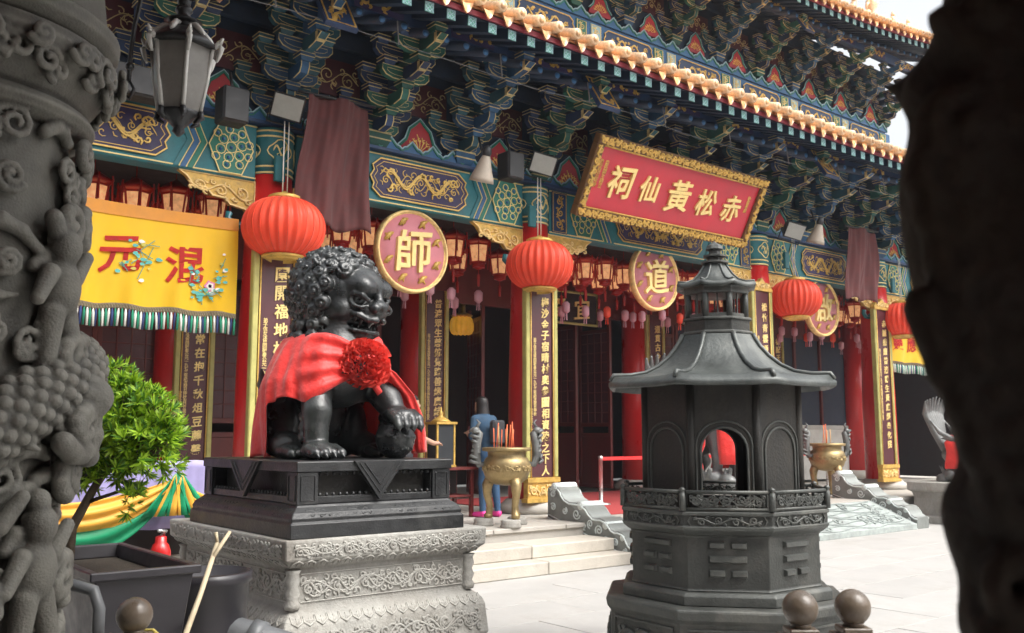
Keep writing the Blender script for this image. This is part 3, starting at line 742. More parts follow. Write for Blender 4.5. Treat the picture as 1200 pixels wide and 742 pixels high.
# upper storey wall above the lower roof
MB().box(2.6, 23.9, UY+.12, UY+4, 8.0, UZ).build('upper_wall', 'navy_paint', hall)
ub = MB().box(2.6, 23.8, UY-.06, UY+.11, 9.22, 9.78).build('upper_beam', 'blue_paint', hall, .01)
xs_ = [ux[0]+(ux[-1]-ux[0])*i/9 for i in range(10)]
for i in range(9):
    a, b = xs_[i]+.06, xs_[i+1]-.06; zc = (9.24, 9.76)
    p = MB(); q = cusp(a+.35, b-.35, 9.30, 9.70, .12); p.prism(q, UY-.085, UY-.062, 0); poly_outline(p, q, UY-.09, .013)
    relief(p, dragon_lines(b-a-.9, .3, i+5), lambda x, z: (a+.45+x, UY-.09, 9.35+z), .014, 1)
    p.build('dragon_panel', ['navy_paint', 'gold'], ub)
    for k, (xa_, xb_) in enumerate(((a, a+.28), (b-.28, b))):
        e = MB(); e.box(xa_, xb_, UY-.08, UY-.062, 9.27, 9.73, 0); col_outline(e, xa_+.02, xb_-.02, 9.29, 9.71, UY-.085, .010)
        relief(e, scroll_lines(.38, .22, .2, i), lambda x, z: (xa_+.03+z, UY-.086, 9.31+x), .010, 1); e.build('flower_panel', ['green_paint' if k else 'pale_blue', 'gold_line'], ub)
    cloud_crest(a-.06, b+.06, UY-.10, 9.79, hall, 1.2)
# ridge of the upper roof and gilded roof figures by its eave
MB().box(6, 22, UY+2.2, UY+2.6, 12.5, 13.3).build('roof_ridge', 'tile_orange', hall, .05)
def roof_figure(x, y, z, h, parent):
    f = MB(); f.lathe([(.12*h, 0), (.16*h, .08*h), (.10*h, .2*h), (.2*h, .42*h), (.17*h, .62*h), (.09*h, .72*h)], 9, (x, y)); f.v = [(p[0], p[1], p[2]+z) for p in f.v]
    f.sphere((x+.02*h, y-.04*h, z+.82*h), .13*h, 8, 6); f.tube([(x+.15*h, y, z+.5*h), (x+.35*h, y, z+.62*h), (x+.42*h, y, z+.95*h)], [.07*h, .05*h, .015*h], 6)
    f.tube([(x-.12*h, y, z+.55*h), (x-.28*h, y, z+.4*h), (x-.3*h, y, z+.2*h)], [.06*h, .05*h, .03*h], 6); f.tube([(x, y, z+.9*h), (x+.05*h, y, z+1.1*h)], [.05*h, .01*h], 5)
    f.build('roof_figure', 'tile_cream', parent)
# ------------------------------------------------------------------ inside of the hall: door wall, doors, dark interior
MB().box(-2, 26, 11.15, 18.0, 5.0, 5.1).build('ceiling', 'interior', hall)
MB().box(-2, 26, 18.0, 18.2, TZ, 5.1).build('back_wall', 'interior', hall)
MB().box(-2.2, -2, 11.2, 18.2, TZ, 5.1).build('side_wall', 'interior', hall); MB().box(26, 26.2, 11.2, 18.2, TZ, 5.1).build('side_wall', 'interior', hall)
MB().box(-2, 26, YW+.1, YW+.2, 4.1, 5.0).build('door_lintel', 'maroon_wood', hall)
def leaf_mesh(wd, ht):
    mb = MB(); t = .035
    for a, b in ((0, .07), (wd-.07, wd)): mb.box(a, b, -t, t, 0, ht)
    for z in (0, ht*.30, ht*.36, ht*.92): mb.box(.07, wd-.07, -t, t, z, z+.08)
    mb.box(.07, wd-.07, -t*.4, t*.4, .08, ht*.30, 0); mb.box(.07, wd-.07, -t*.4, t*.4, ht*.36+.08, ht*.92, 1)
    k = 4
    for i in range(1, k): x = .07+(wd-.14)*i/k; mb.box(x-.012, x+.012, -t*.8, t*.8, ht*.36+.08, ht*.92)
    for i in range(1, 9): z = ht*.36+.08+(ht*.56-.08)*i/9; mb.box(.07, wd-.07, -t*.75, t*.75, z-.01, z+.01)
    return mb.mesh('door_leaf', ['maroon_wood', 'maroon_board'], .004)
m_leaf = leaf_mesh(.98, 3.62)
def leaf(x, ang=0, y=YW+.0): 
    inst(m_leaf, 'door_leaf', hall, (x, y, TZ+.03), (0, 0, ang))
for i in range(4): leaf(.92+i*.98)
for i in range(4): leaf(-3+i*.98)
for x in (5.3, 6.3, 7.3): leaf(x)
leaf(8.6, R(80)); leaf(9.75, R(84)); leaf(10.9, R(70)); leaf(13.35, R(88)); leaf(14.35, R(90))
for x in (15.4,): leaf(x)
MB().box(16.3, 23.4, YW-.05, YW+.1, TZ, 1.8).build('dado_wall', 'wall_grey', hall, .01)
MB().box(16.3, 23.4, YW-.07, YW+.12, 1.75, 1.86).build('dado_cap', 'wall_grey', hall, .01)
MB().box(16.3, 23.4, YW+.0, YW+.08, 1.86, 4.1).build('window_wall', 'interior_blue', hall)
for i in range(6): MB().box(16.4+i*1.15, 16.48+i*1.15, YW-.06, YW, 1.87, 4.1).build('window_post', 'maroon_wood', hall)

# ------------------------------------------------------------------ couplet boards on the columns
def column_text(txt, size, matname, depth=.03, bold=.012):
    key = 'col'+txt+matname
    cu = bpy.data.curves.new('inscription', 'FONT'); cu.body = '\n'.join(txt); cu.extrude = depth; cu.offset = bold; cu.size = 1; cu.space_line = .85
    ob = bpy.data.objects.new('inscription', cu); COL.objects.link(ob); dg = bpy.context.evaluated_depsgraph_get(); dg.update()
    me = bpy.data.meshes.new_from_object(ob.evaluated_get(dg)); bpy.data.objects.remove(ob)
    n = len(me.vertices); a = np.empty(n*3, np.float32); me.vertices.foreach_get('co', a); a = a.reshape(-1,3)
    a[:,:2] -= [(a[:,0].max()+a[:,0].min())/2, a[:,1].max()]; a *= size
    b = np.stack([a[:,0], -a[:,2], a[:,1]], 1); me.vertices.foreach_set('co', b.ravel()); me.materials.clear(); me.materials.append(M(matname)); me.update(); me.name = 'inscription'
    return me
SMALL = '弟子信女沐恩同敬奉公元一九七三年歲次癸丑仲秋吉日立'
def couplet(x, y, w_, z0, z1, txt, size, pitch, ztop, label, small=True, deep=False, dxc=.07):
    t = thing('couplet_board', (x, y, z0), label, 'couplet board', 'couplet boards on the columns')
    h = w_/2
    b = MB().box(x-h+.05, x+h-.05, y-.03, y+.02, z0, z1); b.build('board', 'maroon_board', t, .006)
    for s in (-1, 1):
        f = MB().box(x+s*h-.04, x+s*h+.04, y-.055, y+.05, z0, z1); f.build('frame_rail', 'gold_green', t, .012)
        g = MB().tube([(x+s*(h-.055), y-.05, z0), (x+s*(h-.055), y-.05, z1)], .010, 5); g.build('gilt_bead', 'gold', t)
    if not deep:
        c = MB(); c.box(x-h-.03, x+h+.03, y-.07, y+.04, z1, z1+.05)
        q = [(x-h-.03, z1+.05), (x+h+.03, z1+.05), (x+h*.8, z1+.16), (x+h*.3, z1+.17), (x, z1+.25), (x-h*.3, z1+.17), (x-h*.8, z1+.16)]
        c.prism(q, y-.06, y+.03); relief(c, scroll_lines(w_*.8, .13, .13, 3), lambda a, b: (x-h*.8+a, y-.068, z1+.04+b), .012, 1); c.build('gilt_crest', ['gold_dull', 'pale_gold'], t)
        c = MB(); c.box(x-h-.04, x+h+.04, y-.09, y+.04, z0-.07, z0); c.box(x-h-.02, x+h+.02, y-.06, y+.04, z0-.30, z0-.07); c.box(x-h-.06, x+h+.06, y-.10, y+.04, z0-.36, z0-.30)
        relief(c, scroll_lines(w_, .21, .2, 5), lambda a, b: (x-h+a, y-.068, z0-.29+b), .016, 1); c.build('gilt_foot', ['gold_dull', 'pale_gold'], t)
    zz = ztop
    for ch in txt:
        write(ch, t, (x+dxc, y-.035, zz), size, 'char_gold', .04, .02); zz -= pitch
    if small:
        k = int((ztop-z0-1.2)/.062)
        me = column_text((SMALL*3)[:k], .062, 'char_gold'); inst(me, 'inscription', t, (x-h*.48, y-.034, ztop-.55))
        me = column_text((SMALL*3)[7:7+k//2], .062, 'char_gold'); inst(me, 'inscription', t, (x-h*.48-.075, y-.034, ztop-1.6))
    return t
couplet(4.93, 10.68, .54, .98, 4.3, '園開福地松階深遠接仙壇瑞氣', .185, .228, 3.56, 'maroon couplet board with large gold characters on the column behind the lion')
couplet(9.22, 10.68, .55, .98, 4.3, '梅沙金子宿晴村奧參圖相資陵之下人', .15, .168, 3.60, 'maroon couplet board with gold characters and gilt foot behind the bronze tripod burner')
couplet(14.72, 10.68, .55, .98, 4.3, '松竹青雲通天路仙蹤鶴影入深山', .16, .2, 4.0, 'maroon couplet board with gold characters partly hidden behind the iron incense pagoda')
couplet(19.0, 10.68, .6, .98, 4.3, '赤誠感應普濟群生黃庭經卷化民', .16, .2, 4.0, 'maroon couplet board with gold characters on the column nearest the right edge')
couplet(5.15, 13.9, .52, .9, 4.2, '民生福康常在抱千秋俎豆薦馨', .155, .205, 3.85, 'dark couplet board with gold characters between the yellow banner and the bush', True, True)
couplet(9.48, 13.9, .52, .9, 4.2, '普渡眾生慈航覺路善緣廣結福壽綿長', .16, .175, 3.95, 'dark couplet board with gold characters deep in the hall below the left round sign', True, True)
couplet(15.3, 13.9, .52, .9, 4.2, '道貫古今垂訓後昆仙風永在', .17, .2, 3.9, 'dark couplet board with gold characters deep in the hall below the middle round sign', False, True)
couplet(19.7, 13.9, .52, .9, 4.2, '德配天地澤被蒼生萬古流芳', .17, .2, 3.9, 'dark couplet board with gold characters deep in the hall below the right hand lantern', False, True)

# ------------------------------------------------------------------ name plaque
PLY0, PLZ0, PLY1, PLZ1 = 10.25, 4.94, 9.66, 6.06; PX0, PX1 = 9.49, 13.62
pq = thing('name_plaque', ((PX0+PX1)/2, PLY0, PLZ0), 'large red name plaque with five gold characters leaning out under the eave', 'plaque')
PLX = (PX0+PX1)/2; plh = math.hypot(PLY1-PLY0, PLZ1-PLZ0); pang = math.atan2(PLY0-PLY1, PLZ1-PLZ0)
PT = Matrix.Translation((PLX, PLY0, PLZ0)) @ Matrix.Rotation(pang, 4, 'X')     # local: x along, z up the board, -y out
PW = (PX1-PX0)/2
def pbuild(mb, name, mats, bevel=0.): 
    mb.v = [tuple(PT @ Vector(p)) for p in mb.v]; return mb.build(name, mats, pq, bevel)
pbuild(MB().box(-PW+.1, PW-.1, -.04, .04, .1, plh-.1), 'board', 'plaque_red')
fr = MB(); fw = .15
for a in ((-PW, PW, 0, fw), (-PW, PW, plh-fw, plh)): fr.box(a[0], a[1], -.09, .05, a[2], a[3])
for a in ((-PW, -PW+fw), (PW-fw, PW)): fr.box(a[0], a[1], -.088, .05, fw, plh-fw)
pbuild(fr, 'frame', 'frame_dark', .01)
rl = MB()
for z0 in (.0, plh-fw): relief(rl, scroll_lines(2*PW-.04, fw, .14, int(z0*9)), lambda x, z: (-PW+.02+x, -.098, z0+z), .019, 0)
for x0 in (-PW, PW-fw): relief(rl, scroll_lines(plh-2*fw, fw, .16, int(x0*9)+30), lambda x, z: (x0+z, -.096, fw+x), .019, 0)
for z in (fw+.004, plh-fw-.004): rl.tube([(-PW+fw, -.085, z), (PW-fw, -.085, z)], .014, 5, 0)
pbuild(rl, 'frame_carving', 'gold_dull')
for ch, fx, sz in (('祠', -.655, .56), ('仙', -.34, .46), ('黃', .0, .58), ('松', .335, .50), ('赤', .655, .50)):
    p = PT @ Vector((fx*PW, -.05, plh*.50)); write(ch, pq, p, sz*.93, 'char_gold', .05, .016, (pang, 0, 0))
for fx, tx in ((-.84, '嗇色園主持立'), (-.895, '歲次癸丑年秋'), (.845, '敬書奉獻')):
    me = column_text(tx, .085, 'gold_dull'); q = inst(me, 'inscription', pq, PT @ Vector((fx*PW, -.045, plh*.72)), (pang, 0, 0))

# ------------------------------------------------------------------ round signs
def round_sign(x, z, ch, label):
    y = 10.97; r = .585
    t = thing('round_sign', (x, y, z-r), label, 'round sign', 'pink round signs under the beam')
    T = Matrix.Translation((x, y, z)) @ Matrix.Rotation(PI/2, 4, 'X')
    d = MB(); d.lathe([(1e-4, .03), (r-.05, .03), (r-.05, -.03), (1e-4, -.03)], 48, T=T); d.build('disc', 'pink_disc', t)
    rm = MB(); rm.lathe([(r-.032, .028), (r-.032, .06), (r-.018, .07), (r, .06), (r+.008, .02), (r+.008, -.05), (r-.032, -.05)], 48, T=T); rm.build('rim', 'pale_gold', t)
    write(ch, t, (x, y-.055, z), .60, 'char_gold', .055, .016)
    for k in range(8):
        a = 2*PI*k/8+PI/8; m = MB(); cx, cz = x+.43*math.cos(a), z+.43*math.sin(a); rd = random.Random(k)
        m.tube([(cx-.07, y-.04, cz-.05), (cx, y-.05, cz+.03), (cx+.07, y-.04, cz+.06)], [.018, .036, .014], 6)
        m.tube([(cx, y-.045, cz), (cx+.045*math.cos(k), y-.045, cz-.055)], [.02, .008], 5)
        m.tube([(cx+rd.uniform(-.06,.06), y-.04, cz+rd.uniform(-.06,.06)) for _ in range(4)], .012, 5); m.sphere((cx, y-.045, cz), .028, 7, 5)
        m.build('emblem', 'gold_dull', t)
    MB().tube([(x-.2, y, z+r-.02), (x-.2, y, BZ0+.02)], .008, 5).build('hook', 'cable', t); MB().tube([(x+.2, y, z+r-.02), (x+.2, y, BZ0+.02)], .008, 5).build('hook', 'cable', t)
round_sign(7.09, 4.16, '師', 'pink round sign with gilded rim right of the lion, nearest of the round signs')
round_sign(12.1, 4.33, '道', 'pink round sign with gilded rim hanging below the red name plaque')
round_sign(17.2, 4.22, '啟', 'pink round sign half hidden behind the red lantern on the right')

# ------------------------------------------------------------------ big red lanterns
def red_lantern(x, y, z, label, r=.487):
    t = thing('red_lantern', (x, y, z-.45), label, 'lantern', 'big red lanterns along the front')
    n = 28; m = 14; P = []; sub = 6
    prof = [(max(.17, r*math.sin(PI*(.09+.82*i/m))**.75), -.37*math.cos(PI*(.09+.82*i/m))) for i in range(m+1)]
    b = MB()
    rows = []
    for rr, zz in prof:
        row = []
        for k in range(n*sub):
            f = (k % sub)/sub; s = 1-.035*(4*f*(1-f))**1 * min(1, rr/.3) if False else 1-.03*math.cos(2*PI*f)*(rr > .2)
            a = 2*PI*k/(n*sub); row.append((x+rr*s*math.cos(a), y+rr*s*math.sin(a), z+zz))
        rows.append(row)
    N = n*sub; vs = [p for row in rows for p in row]; fs = [(i*N+k, i*N+(k+1)%N, (i+1)*N+(k+1)%N, (i+1)*N+k) for i in range(m) for k in range(N)]
    b.add(vs, fs, 0, True); b.build('lantern_shade', 'lantern_red', t)
    for k in range(n):
        a = 2*PI*(k+.5)/n
        q = MB().tube([(x+(rr+.003)*math.cos(a)*1.03, y+(rr+.003)*math.sin(a)*1.03, z+zz) for rr, zz in prof], .0045, 4); q.build('rib', 'lantern_rib', t)
    MB().lathe([(.20, .34), (.20, .39), (.16, .41), (.05, .43), (.03, .46)], 20, (x, y), T=Matrix.Translation((0,0,z))).build('top_cap', 'gold_dull', t)
    MB().lathe([(.25, -.375), (.26, -.345), (.20, -.395), (.17, -.41), (.17, -.37)], 20, (x, y), T=Matrix.Translation((0,0,z))).build('bottom_ring', 'gold', t)
    MB().tube([(x-.03, y, z+.44), (x-.03, y, z+1.35)], .008, 5).build('cord', 'white_cord', t); MB().tube([(x+.03, y, z+.44), (x+.03, y, z+1.35)], .008, 5).build('cord', 'white_cord', t)
    MB().box(x-.07, x+.07, y+.14, y+.2, z+.62, z+.95).build('hanger_box', 'teal_paint', t, .01)
    return t
red_lantern(4.93, 10.50, 4.11, 'big red paper lantern hanging above the head of the black lion')
red_lantern(9.06, 10.50, 4.12, 'big red paper lantern hanging between the round sign and the name plaque')
red_lantern(15.62, 10.52, 4.22, 'big red paper lantern hanging in front of the farthest round sign')
red_lantern(19.62, 10.52, 4.12, 'big red paper lantern cut off by the dark pillar at the right')

# ------------------------------------------------------------------ small palace lanterns in a row under the beam
def palace_parts():
    f = MB(); hx = lambda r, z: [(r*math.cos(PI*k/3), r*math.sin(PI*k/3), z) for k in range(6)]
    for k in range(6):
        f.tube([hx(.13, .02)[k], hx(.17, .30)[k]], .014, 4); f.tube([hx(.17, .30)[k], hx(.22, .36)[k], hx(.21, .42)[k]], .014, 4)
    for r, z in ((.13, .02), (.17, .30), (.20, .36), (.10, -.05)): f.tube(hx(r, z), .016, 4, closed=True)
    f.lathe([(.20, .34), (.17, .40), (.06, .47), (.015, .50)], 6, a0=0); f.lathe([(.12, .01), (.09, -.06), (.03, -.09)], 6)
    for k in range(6): f.tube([hx(.21, .36)[k], (hx(.22, 0)[k][0], hx(.22, 0)[k][1], .1)], .012, 4)
    f.tube([(0,0,.5),(0,0,.72)], .006, 4)
    g = MB(); g.lathe([(.118, .02), (.158, .30)], 6, cap=False)
    t = MB(); t.tube([(0,0,-.08),(0,0,-.16),(0,0,-.19),(0,0,-.36)], [.008,.008,.03,.02], 6)
    tg = MB(); tg.lathe([(.03, -.60), (.065, -.57), (.068, -.44), (.03, -.40)], 8)
    for k in range(3): tg.tube([(.02*math.cos(k*2), .02*math.sin(k*2), -.6), (.03*math.cos(k*2), .03*math.sin(k*2), -.72)], .008, 4)
    return f.mesh('lantern_frame', ['red_frame']), g.mesh('glass', ['lantern_glass']), t.mesh('tassel', ['red_frame']), tg.mesh('paper_tag', ['pink_tag'])
pf, pg, pt_, ptg = palace_parts()
ptg2 = ptg.copy(); ptg2.materials.clear(); ptg2.materials.append(M('lantern_rib'))
ORD = ['first', 'second', 'third', 'fourth', 'fifth', 'sixth', 'seventh', 'eighth', 'ninth', 'tenth', 'eleventh', 'twelfth', 'thirteenth', 'fourteenth']
BAYS = ['above the yellow banner', 'between first and second big lanterns', 'between second big lantern and pagoda', 'behind the farthest round sign', 'near the dark right pillar']
for i in range(len(CX)-1):
    n = round((CX[i+1]-CX[i]-.6)/.46)
    for row, (y, dz) in enumerate(((11.75, 0), (12.6, .02))):
        for j in range(n):
            x = CX[i]+.45+(CX[i+1]-CX[i]-.9)*(j+.5*row*0)/(n-1)+.2*row
            t = thing('palace_lantern', (x, y, 4.30+dz+random.uniform(-.03, .03)), ORD[j]+' small palace lantern in '+('front' if row == 0 else 'rear')+' row, '+BAYS[i], 'lantern', 'small palace lanterns in rows', random.uniform(0, 1))
            for me, nm in ((pf, 'lantern_frame'), (pg, 'glass'), (pt_, 'tassel')): o = bpy.data.objects.new(nm, me); link(o, t)
            if row == 0 or j % 2: 
                o = bpy.data.objects.new('paper_tag', ptg2 if random.random() < .15 else ptg); link(o, t); o.location = (random.uniform(-.04,.04), random.uniform(-.04,.04), random.uniform(-.06,.05))
# glowing yellow lantern inside
t = thing('yellow_lantern', (10.9, 15, 3.55), 'glowing yellow round lantern inside the dark doorway left of the column', 'lantern')
m = MB(); 
for a in range(12):
    m.sphere((10.9+.16*math.cos(a*PI/6), 15+.16*math.sin(a*PI/6), 3.75), .09, 7, 6, 0, (1,1,2))
m.build('lantern_shade', mat('lit_yellow', (.9, .45, .05), .5, emit=.15), t); MB().lathe([(.2, 3.93), (.22, 3.96), (.08, 4.02), (.01, 4.9)], 12, (10.9, 15)).build('top_cap', 'gold_dull', t)
# plaque deep inside
t = thing('inner_plaque', (12.9, 13.9, 3.85), 'dark plaque with gold rim and characters inside above the open doors', 'plaque')
MB().box(12.1, 13.55, 13.88, 13.95, 3.82, 4.5).build('board', 'interior', t)
f = MB(); col_outline(f, 12.12, 13.53, 3.84, 4.48, 13.87, .03, 0, 6); f.build('frame', 'gold_green', t)
for ch, x in (('普', 12.45), ('宜', 13.1)): write(ch, t, (x, 13.86, 4.16), .42, 'char_gold', .03, .01)

# ------------------------------------------------------------------ yellow banner with fringe
def banner(name, x0, x1, zt, zb, y, chars, label, group=None, flowers=True):
    t = thing(name, ((x0+x1)/2, y, zb), label, 'banner', group)
    def S_(u, v):
        return (x0+(x1-x0)*u, y+.018*math.sin(u*23+1.5*math.sin(v*2))*(.3+v)+.012*math.sin(u*51+v*3)*v-.02*math.sin(v*3), zt+(zb-zt)*v-.015*math.sin(u*PI)*(1-v)+.012*math.sin(u*23)*v)
    g = MB(); nu, nv = 70, 24
    g.grid([[S_(i/nu, .1+.9*j/nv) for j in range(nv+1)] for i in range(nu+1)], 0); g.build('cloth', 'yellow_cloth', t)
    g = MB(); g.grid([[S_(i/nu, -.02+.13*j/3) for j in range(4)] for i in range(nu+1)], 0); g.v = [(p[0], p[1]-.012, p[2]) for p in g.v]; g.build('heading', 'orange_cloth', t)
    g = MB(); g.grid([[(lambda q: (q[0], q[1]-.008, q[2]-.055*j))(S_(i/nu, 1.0)) for j in range(2)] for i in range(nu+1)], 0)
    nn = int((x1-x0)/.03)
    net = MB()
    for i in range(nn):
        for s in (-1, 1):
            a = S_(i/nn, 1.); b = S_(min(1, max(0, (i+s)/nn)), 1.); net.tube([(a[0], a[1]-.01, a[2]-.01), (b[0], b[1]-.01, b[2]-.07)], .004, 3)
    net.build('fringe_net', 'fringe_grey', t); g.build('hem', 'fringe_grey', t)
    cols = ['white_cord', 'green_cord', 'red_print', 'navy_cord', 'green_cord', 'white_cord', 'swag_yellow', 'green_cord', 'red_print']
    proto = {}
    for c in set(cols):
        m = MB(); m.tube([(0,0,0),(0,0,-.03),(0,0,-.05),(0,0,-.2)], [.006,.012,.016,.013], 5); proto[c] = m.mesh('tassel', [c])
    k = int((x1-x0)/.034)
    for i in range(k):
        p = S_((i+.5)/k, 1.); q = inst(proto[cols[(i*7+i//5) % len(cols)]], 'tassel', t, (p[0], p[1]-.008, p[2]-.06)); q.rotation_euler = (random.uniform(-.08,.08), random.uniform(-.07,.07), 0)
    for ch, u, v, sz, rz in chars:
        me = glyph(ch, .002, .018).copy(); me.materials.clear(); me.materials.append(M('red_print'))
        for vt in me.vertices:
            q = S_(u+vt.co.x*sz/(x1-x0), v+vt.co.z*sz/(zb-zt)); vt.co = (q[0]-(x0+x1)/2, q[1]-y-.012, q[2]-zb)
        o = bpy.data.objects.new('character', me); link(o, t)
    if flowers:
        rd = random.Random(4); H = zb-zt; Ww = x1-x0
        def spray(u, v, du, dv, n, nm='embroidery'):
            e = MB()
            for i in range(n):
                a = u+rd.gauss(0, du); b = v+rd.gauss(0, dv); p = S_(a, b); s = rd.uniform(.018, .036); an = rd.uniform(0, 6.3)
                pts = [(p[0]+s*math.cos(an+2*PI*q/7)*(1.6 if q in (0, 7) else 1), p[1]-.022+.001*i/n, p[2]+s*.7*math.sin(an+2*PI*q/7)) for q in range(7)]
                e.add(pts, [tuple(range(6, -1, -1))], rd.choice((1, 1, 1, 1, 2, 3)))
            for i in range(5):
                p = S_(u+rd.gauss(0, du), v+rd.gauss(0, dv)); q = S_(u+rd.gauss(0, du), v+rd.gauss(0, dv)); e.tube([(p[0], p[1]-.02, p[2]), (q[0], q[1]-.02, q[2])], .005, 3, 1)
            e.build(nm, ['flower_pink', 'flower_teal', 'stem_olive', 'flower_white'], t)
            return e
        for u, v in ((.06, .55), (.84, .74)):
            e = MB(); p = S_(u, v)
            for r_, mi in ((.075, 0), (.05, 1), (.025, 0)):
                e.add([(p[0]+r_*math.cos(2*PI*q/10)*(1 if q % 2 else .75), p[1]-.026-.002*mi, p[2]+r_*math.sin(2*PI*q/10)*(1 if q % 2 else .75)) for q in range(10)], [tuple(range(9, -1, -1))], mi)
            e.v = [(x_, y_-.002*(i//10), z_) for i, (x_, y_, z_) in enumerate(e.v)]
            e.build('flower', ['flower_pink', 'flower_white'], t)
        spray(.05, .6, .035, .13, 26); spray(.83, .82, .06, .05, 26); spray(.91, .6, .02, .08, 9); spray(.46, .52, .05, .11, 14); spray(.36, .6, .03, .05, 6); spray(.74, .62, .02, .05, 6)
    return t
banner('yellow_banner', 2.45, 4.50, 4.20, 3.06, 10.86, (('元', .33, .50, .46, 0), ('混', .69, .54, .46, 0)), 'yellow embroidered banner with two red characters and a fringe of coloured tassels')
banner('yellow_banner', 19.75, 22.9, 4.05, 3.25, 10.95, (('靈', .12, .45, .4, 0), ('應', .32, .45, .4, 0)), 'yellow banner with red characters half hidden by the dark pillar at the right', None, False)

# ------------------------------------------------------------------ maroon cloths, lamps, speakers under the eave
def hung_cloth(x0, x1, zt, zb, y, label, seed):
    t = thing('maroon_curtain', ((x0+x1)/2, y, zb), label, 'curtain', 'maroon curtains bunched under the eave')
    n, m = 90, 30; rd = random.Random(seed); ph = [rd.uniform(0, 6) for _ in range(6)]
    P = []
    for i in range(n+1):
        u = i/n; row = []
        for j in range(m+1):
            v = j/m; pin = .86+.14*v
            x = (x0+x1)/2+(x1-x0)*(u-.5)*pin+.02*math.sin(6*v+ph[0])
            f = .055*math.sin(2*PI*(1.6*u+.5*v)+ph[1])+.022*math.sin(2*PI*(3.7*u-.5*v)+ph[2])*(.3+.7*v)+.006*math.sin(2*PI*(9*u+1.6*v)+ph[3])
            row.append((x, y+f+.05*v, zt+(zb-zt)*v+.03*math.sin(2*PI*2.1*u+ph[4])*v+.05*math.sin(PI*u)*(1-v)))
        P.append(row)
    MB().grid(P).build('cloth', 'maroon_cloth', t, solid=.01)
    MB().tube([(x0-.04, y, zt+.02), (x1+.04, y, zt+.06)], .018, 6).build('rail', 'black_paint', t)
hung_cloth(5.0, 6.02, 5.78, 4.16, 10.28, 'maroon cloth hanging in folds from the bracket right of the nearest lantern', 1)
hung_cloth(17.25, 18.45, 5.85, 4.38, 10.35, 'maroon cloth hanging in folds at the far right end of the front', 2)
def floodlight(x, y, z, label):
    t = thing('floodlight', (x, y, z), label, 'floodlight', 'floodlights on the column heads'); T = Matrix.Translation((x, y, z)) @ Matrix.Rotation(R(28), 4, 'X') @ Matrix.Rotation(R(-28), 4, 'Z')
    b = MB(); b.add([(-.2,-.1,-.16),(.2,-.1,-.16),(.2,-.1,.16),(-.2,-.1,.16),(-.13,.16,-.1),(.13,.16,-.1),(.13,.16,.1),(-.13,.16,.1)], [(0,1,2,3),(1,5,6,2),(4,0,3,7),(5,4,7,6),(1,0,4,5),(3,2,6,7)], T=T); b.build('housing', 'black_paint', t, .01)
    MB().box(-.175, .175, -.115, -.102, -.135, .135, T=T).build('glass', 'flood_glass', t)
    MB().tube([tuple(T @ Vector(p)) for p in ((-.22,0,0),(-.22,.02,-.24),(.22,.02,-.24),(.22,0,0))], .014, 5).build('yoke', 'black_paint', t)
floodlight(4.92, 10.45, 5.64, 'black floodlight with pale glass on the painted column head by the maroon cloth')
floodlight(9.05, 10.42, 5.68, 'black floodlight on the column head left of the red name plaque')
floodlight(15.3, 10.3, 5.5, 'black floodlight on the column head right of the red name plaque')
def horn(x, y, z, label):
    t = thing('horn_loudspeaker', (x, y, z), label, 'loudspeaker'); T = Matrix.Translation((x, y, z)) @ Matrix.Rotation(R(18), 4, 'X')
    MB().lathe([(.05, .26), (.075, .2), (.12, .05), (.16, -.05), (.175, -.12), (.16, -.115), (.10, .0), (.03, .1)], 20, T=T, cap=False).build('horn', 'horn_cream', t); MB().lathe([(.06, .25), (.07, .3), (.05, .38), (.01, .4)], 14, T=T).build('driver', 'lamp_metal', t)
    MB().tube([(x, y+.02, z+.33), (x, y+.1, z+.55)], .018, 5).build('bracket', 'black_paint', t)
horn(7.72, 10.15, 5.22, 'cream horn loudspeaker hanging under the brackets above the flower panel'); horn(15.62, 10.0, 5.35, 'cream horn loudspeaker under the brackets right of the name plaque')
def speaker(x, y, z, sx, sz, label):
    t = thing('speaker_box', (x, y, z), label, 'loudspeaker', 'black speaker boxes under the brackets'); MB().box(x-sx, x+sx, y-.14, y+.14, z, z+sz).build('cabinet', 'speaker_black', t, .02); MB().box(x-sx+.02, x+sx-.02, y-.155, y-.141, z+.02, z+sz-.02).build('grille', 'black_paint', t)
    MB().tube([(x, y, z+sz-.01), (x, y+.1, z+sz+.25)], .02, 5).build('bracket', 'black_paint', t)
speaker(4.18, 10.4, 5.24, .16, .42, 'black speaker box left of the nearest painted column head'); speaker(3.15, 10.4, 5.3, .38, .34, 'wide black speaker box beside the hanging street lantern'); speaker(8.42, 10.4, 5.3, .15, .4, 'black speaker box between horn and second column head')
t = thing('overhead_wire', (8, 9.3, 6.3), 'thin pale wire strung along under the eave', 'wire')
m = MB(); m.tube([(1+i*.5, 9.32, 6.30+.012*math.sin(i*1.2)+.03*math.cos(2*PI*i/8.6)) for i in range(44)], .0045, 4, caps=False); m.build('wire', 'cable', t)
for i in range(10): MB().tube([(4.2+i*1.6, 9.32, 6.3), (4.2+i*1.6, 9.36, 6.62)], .009, 4).build('hanger', 'cable', t)
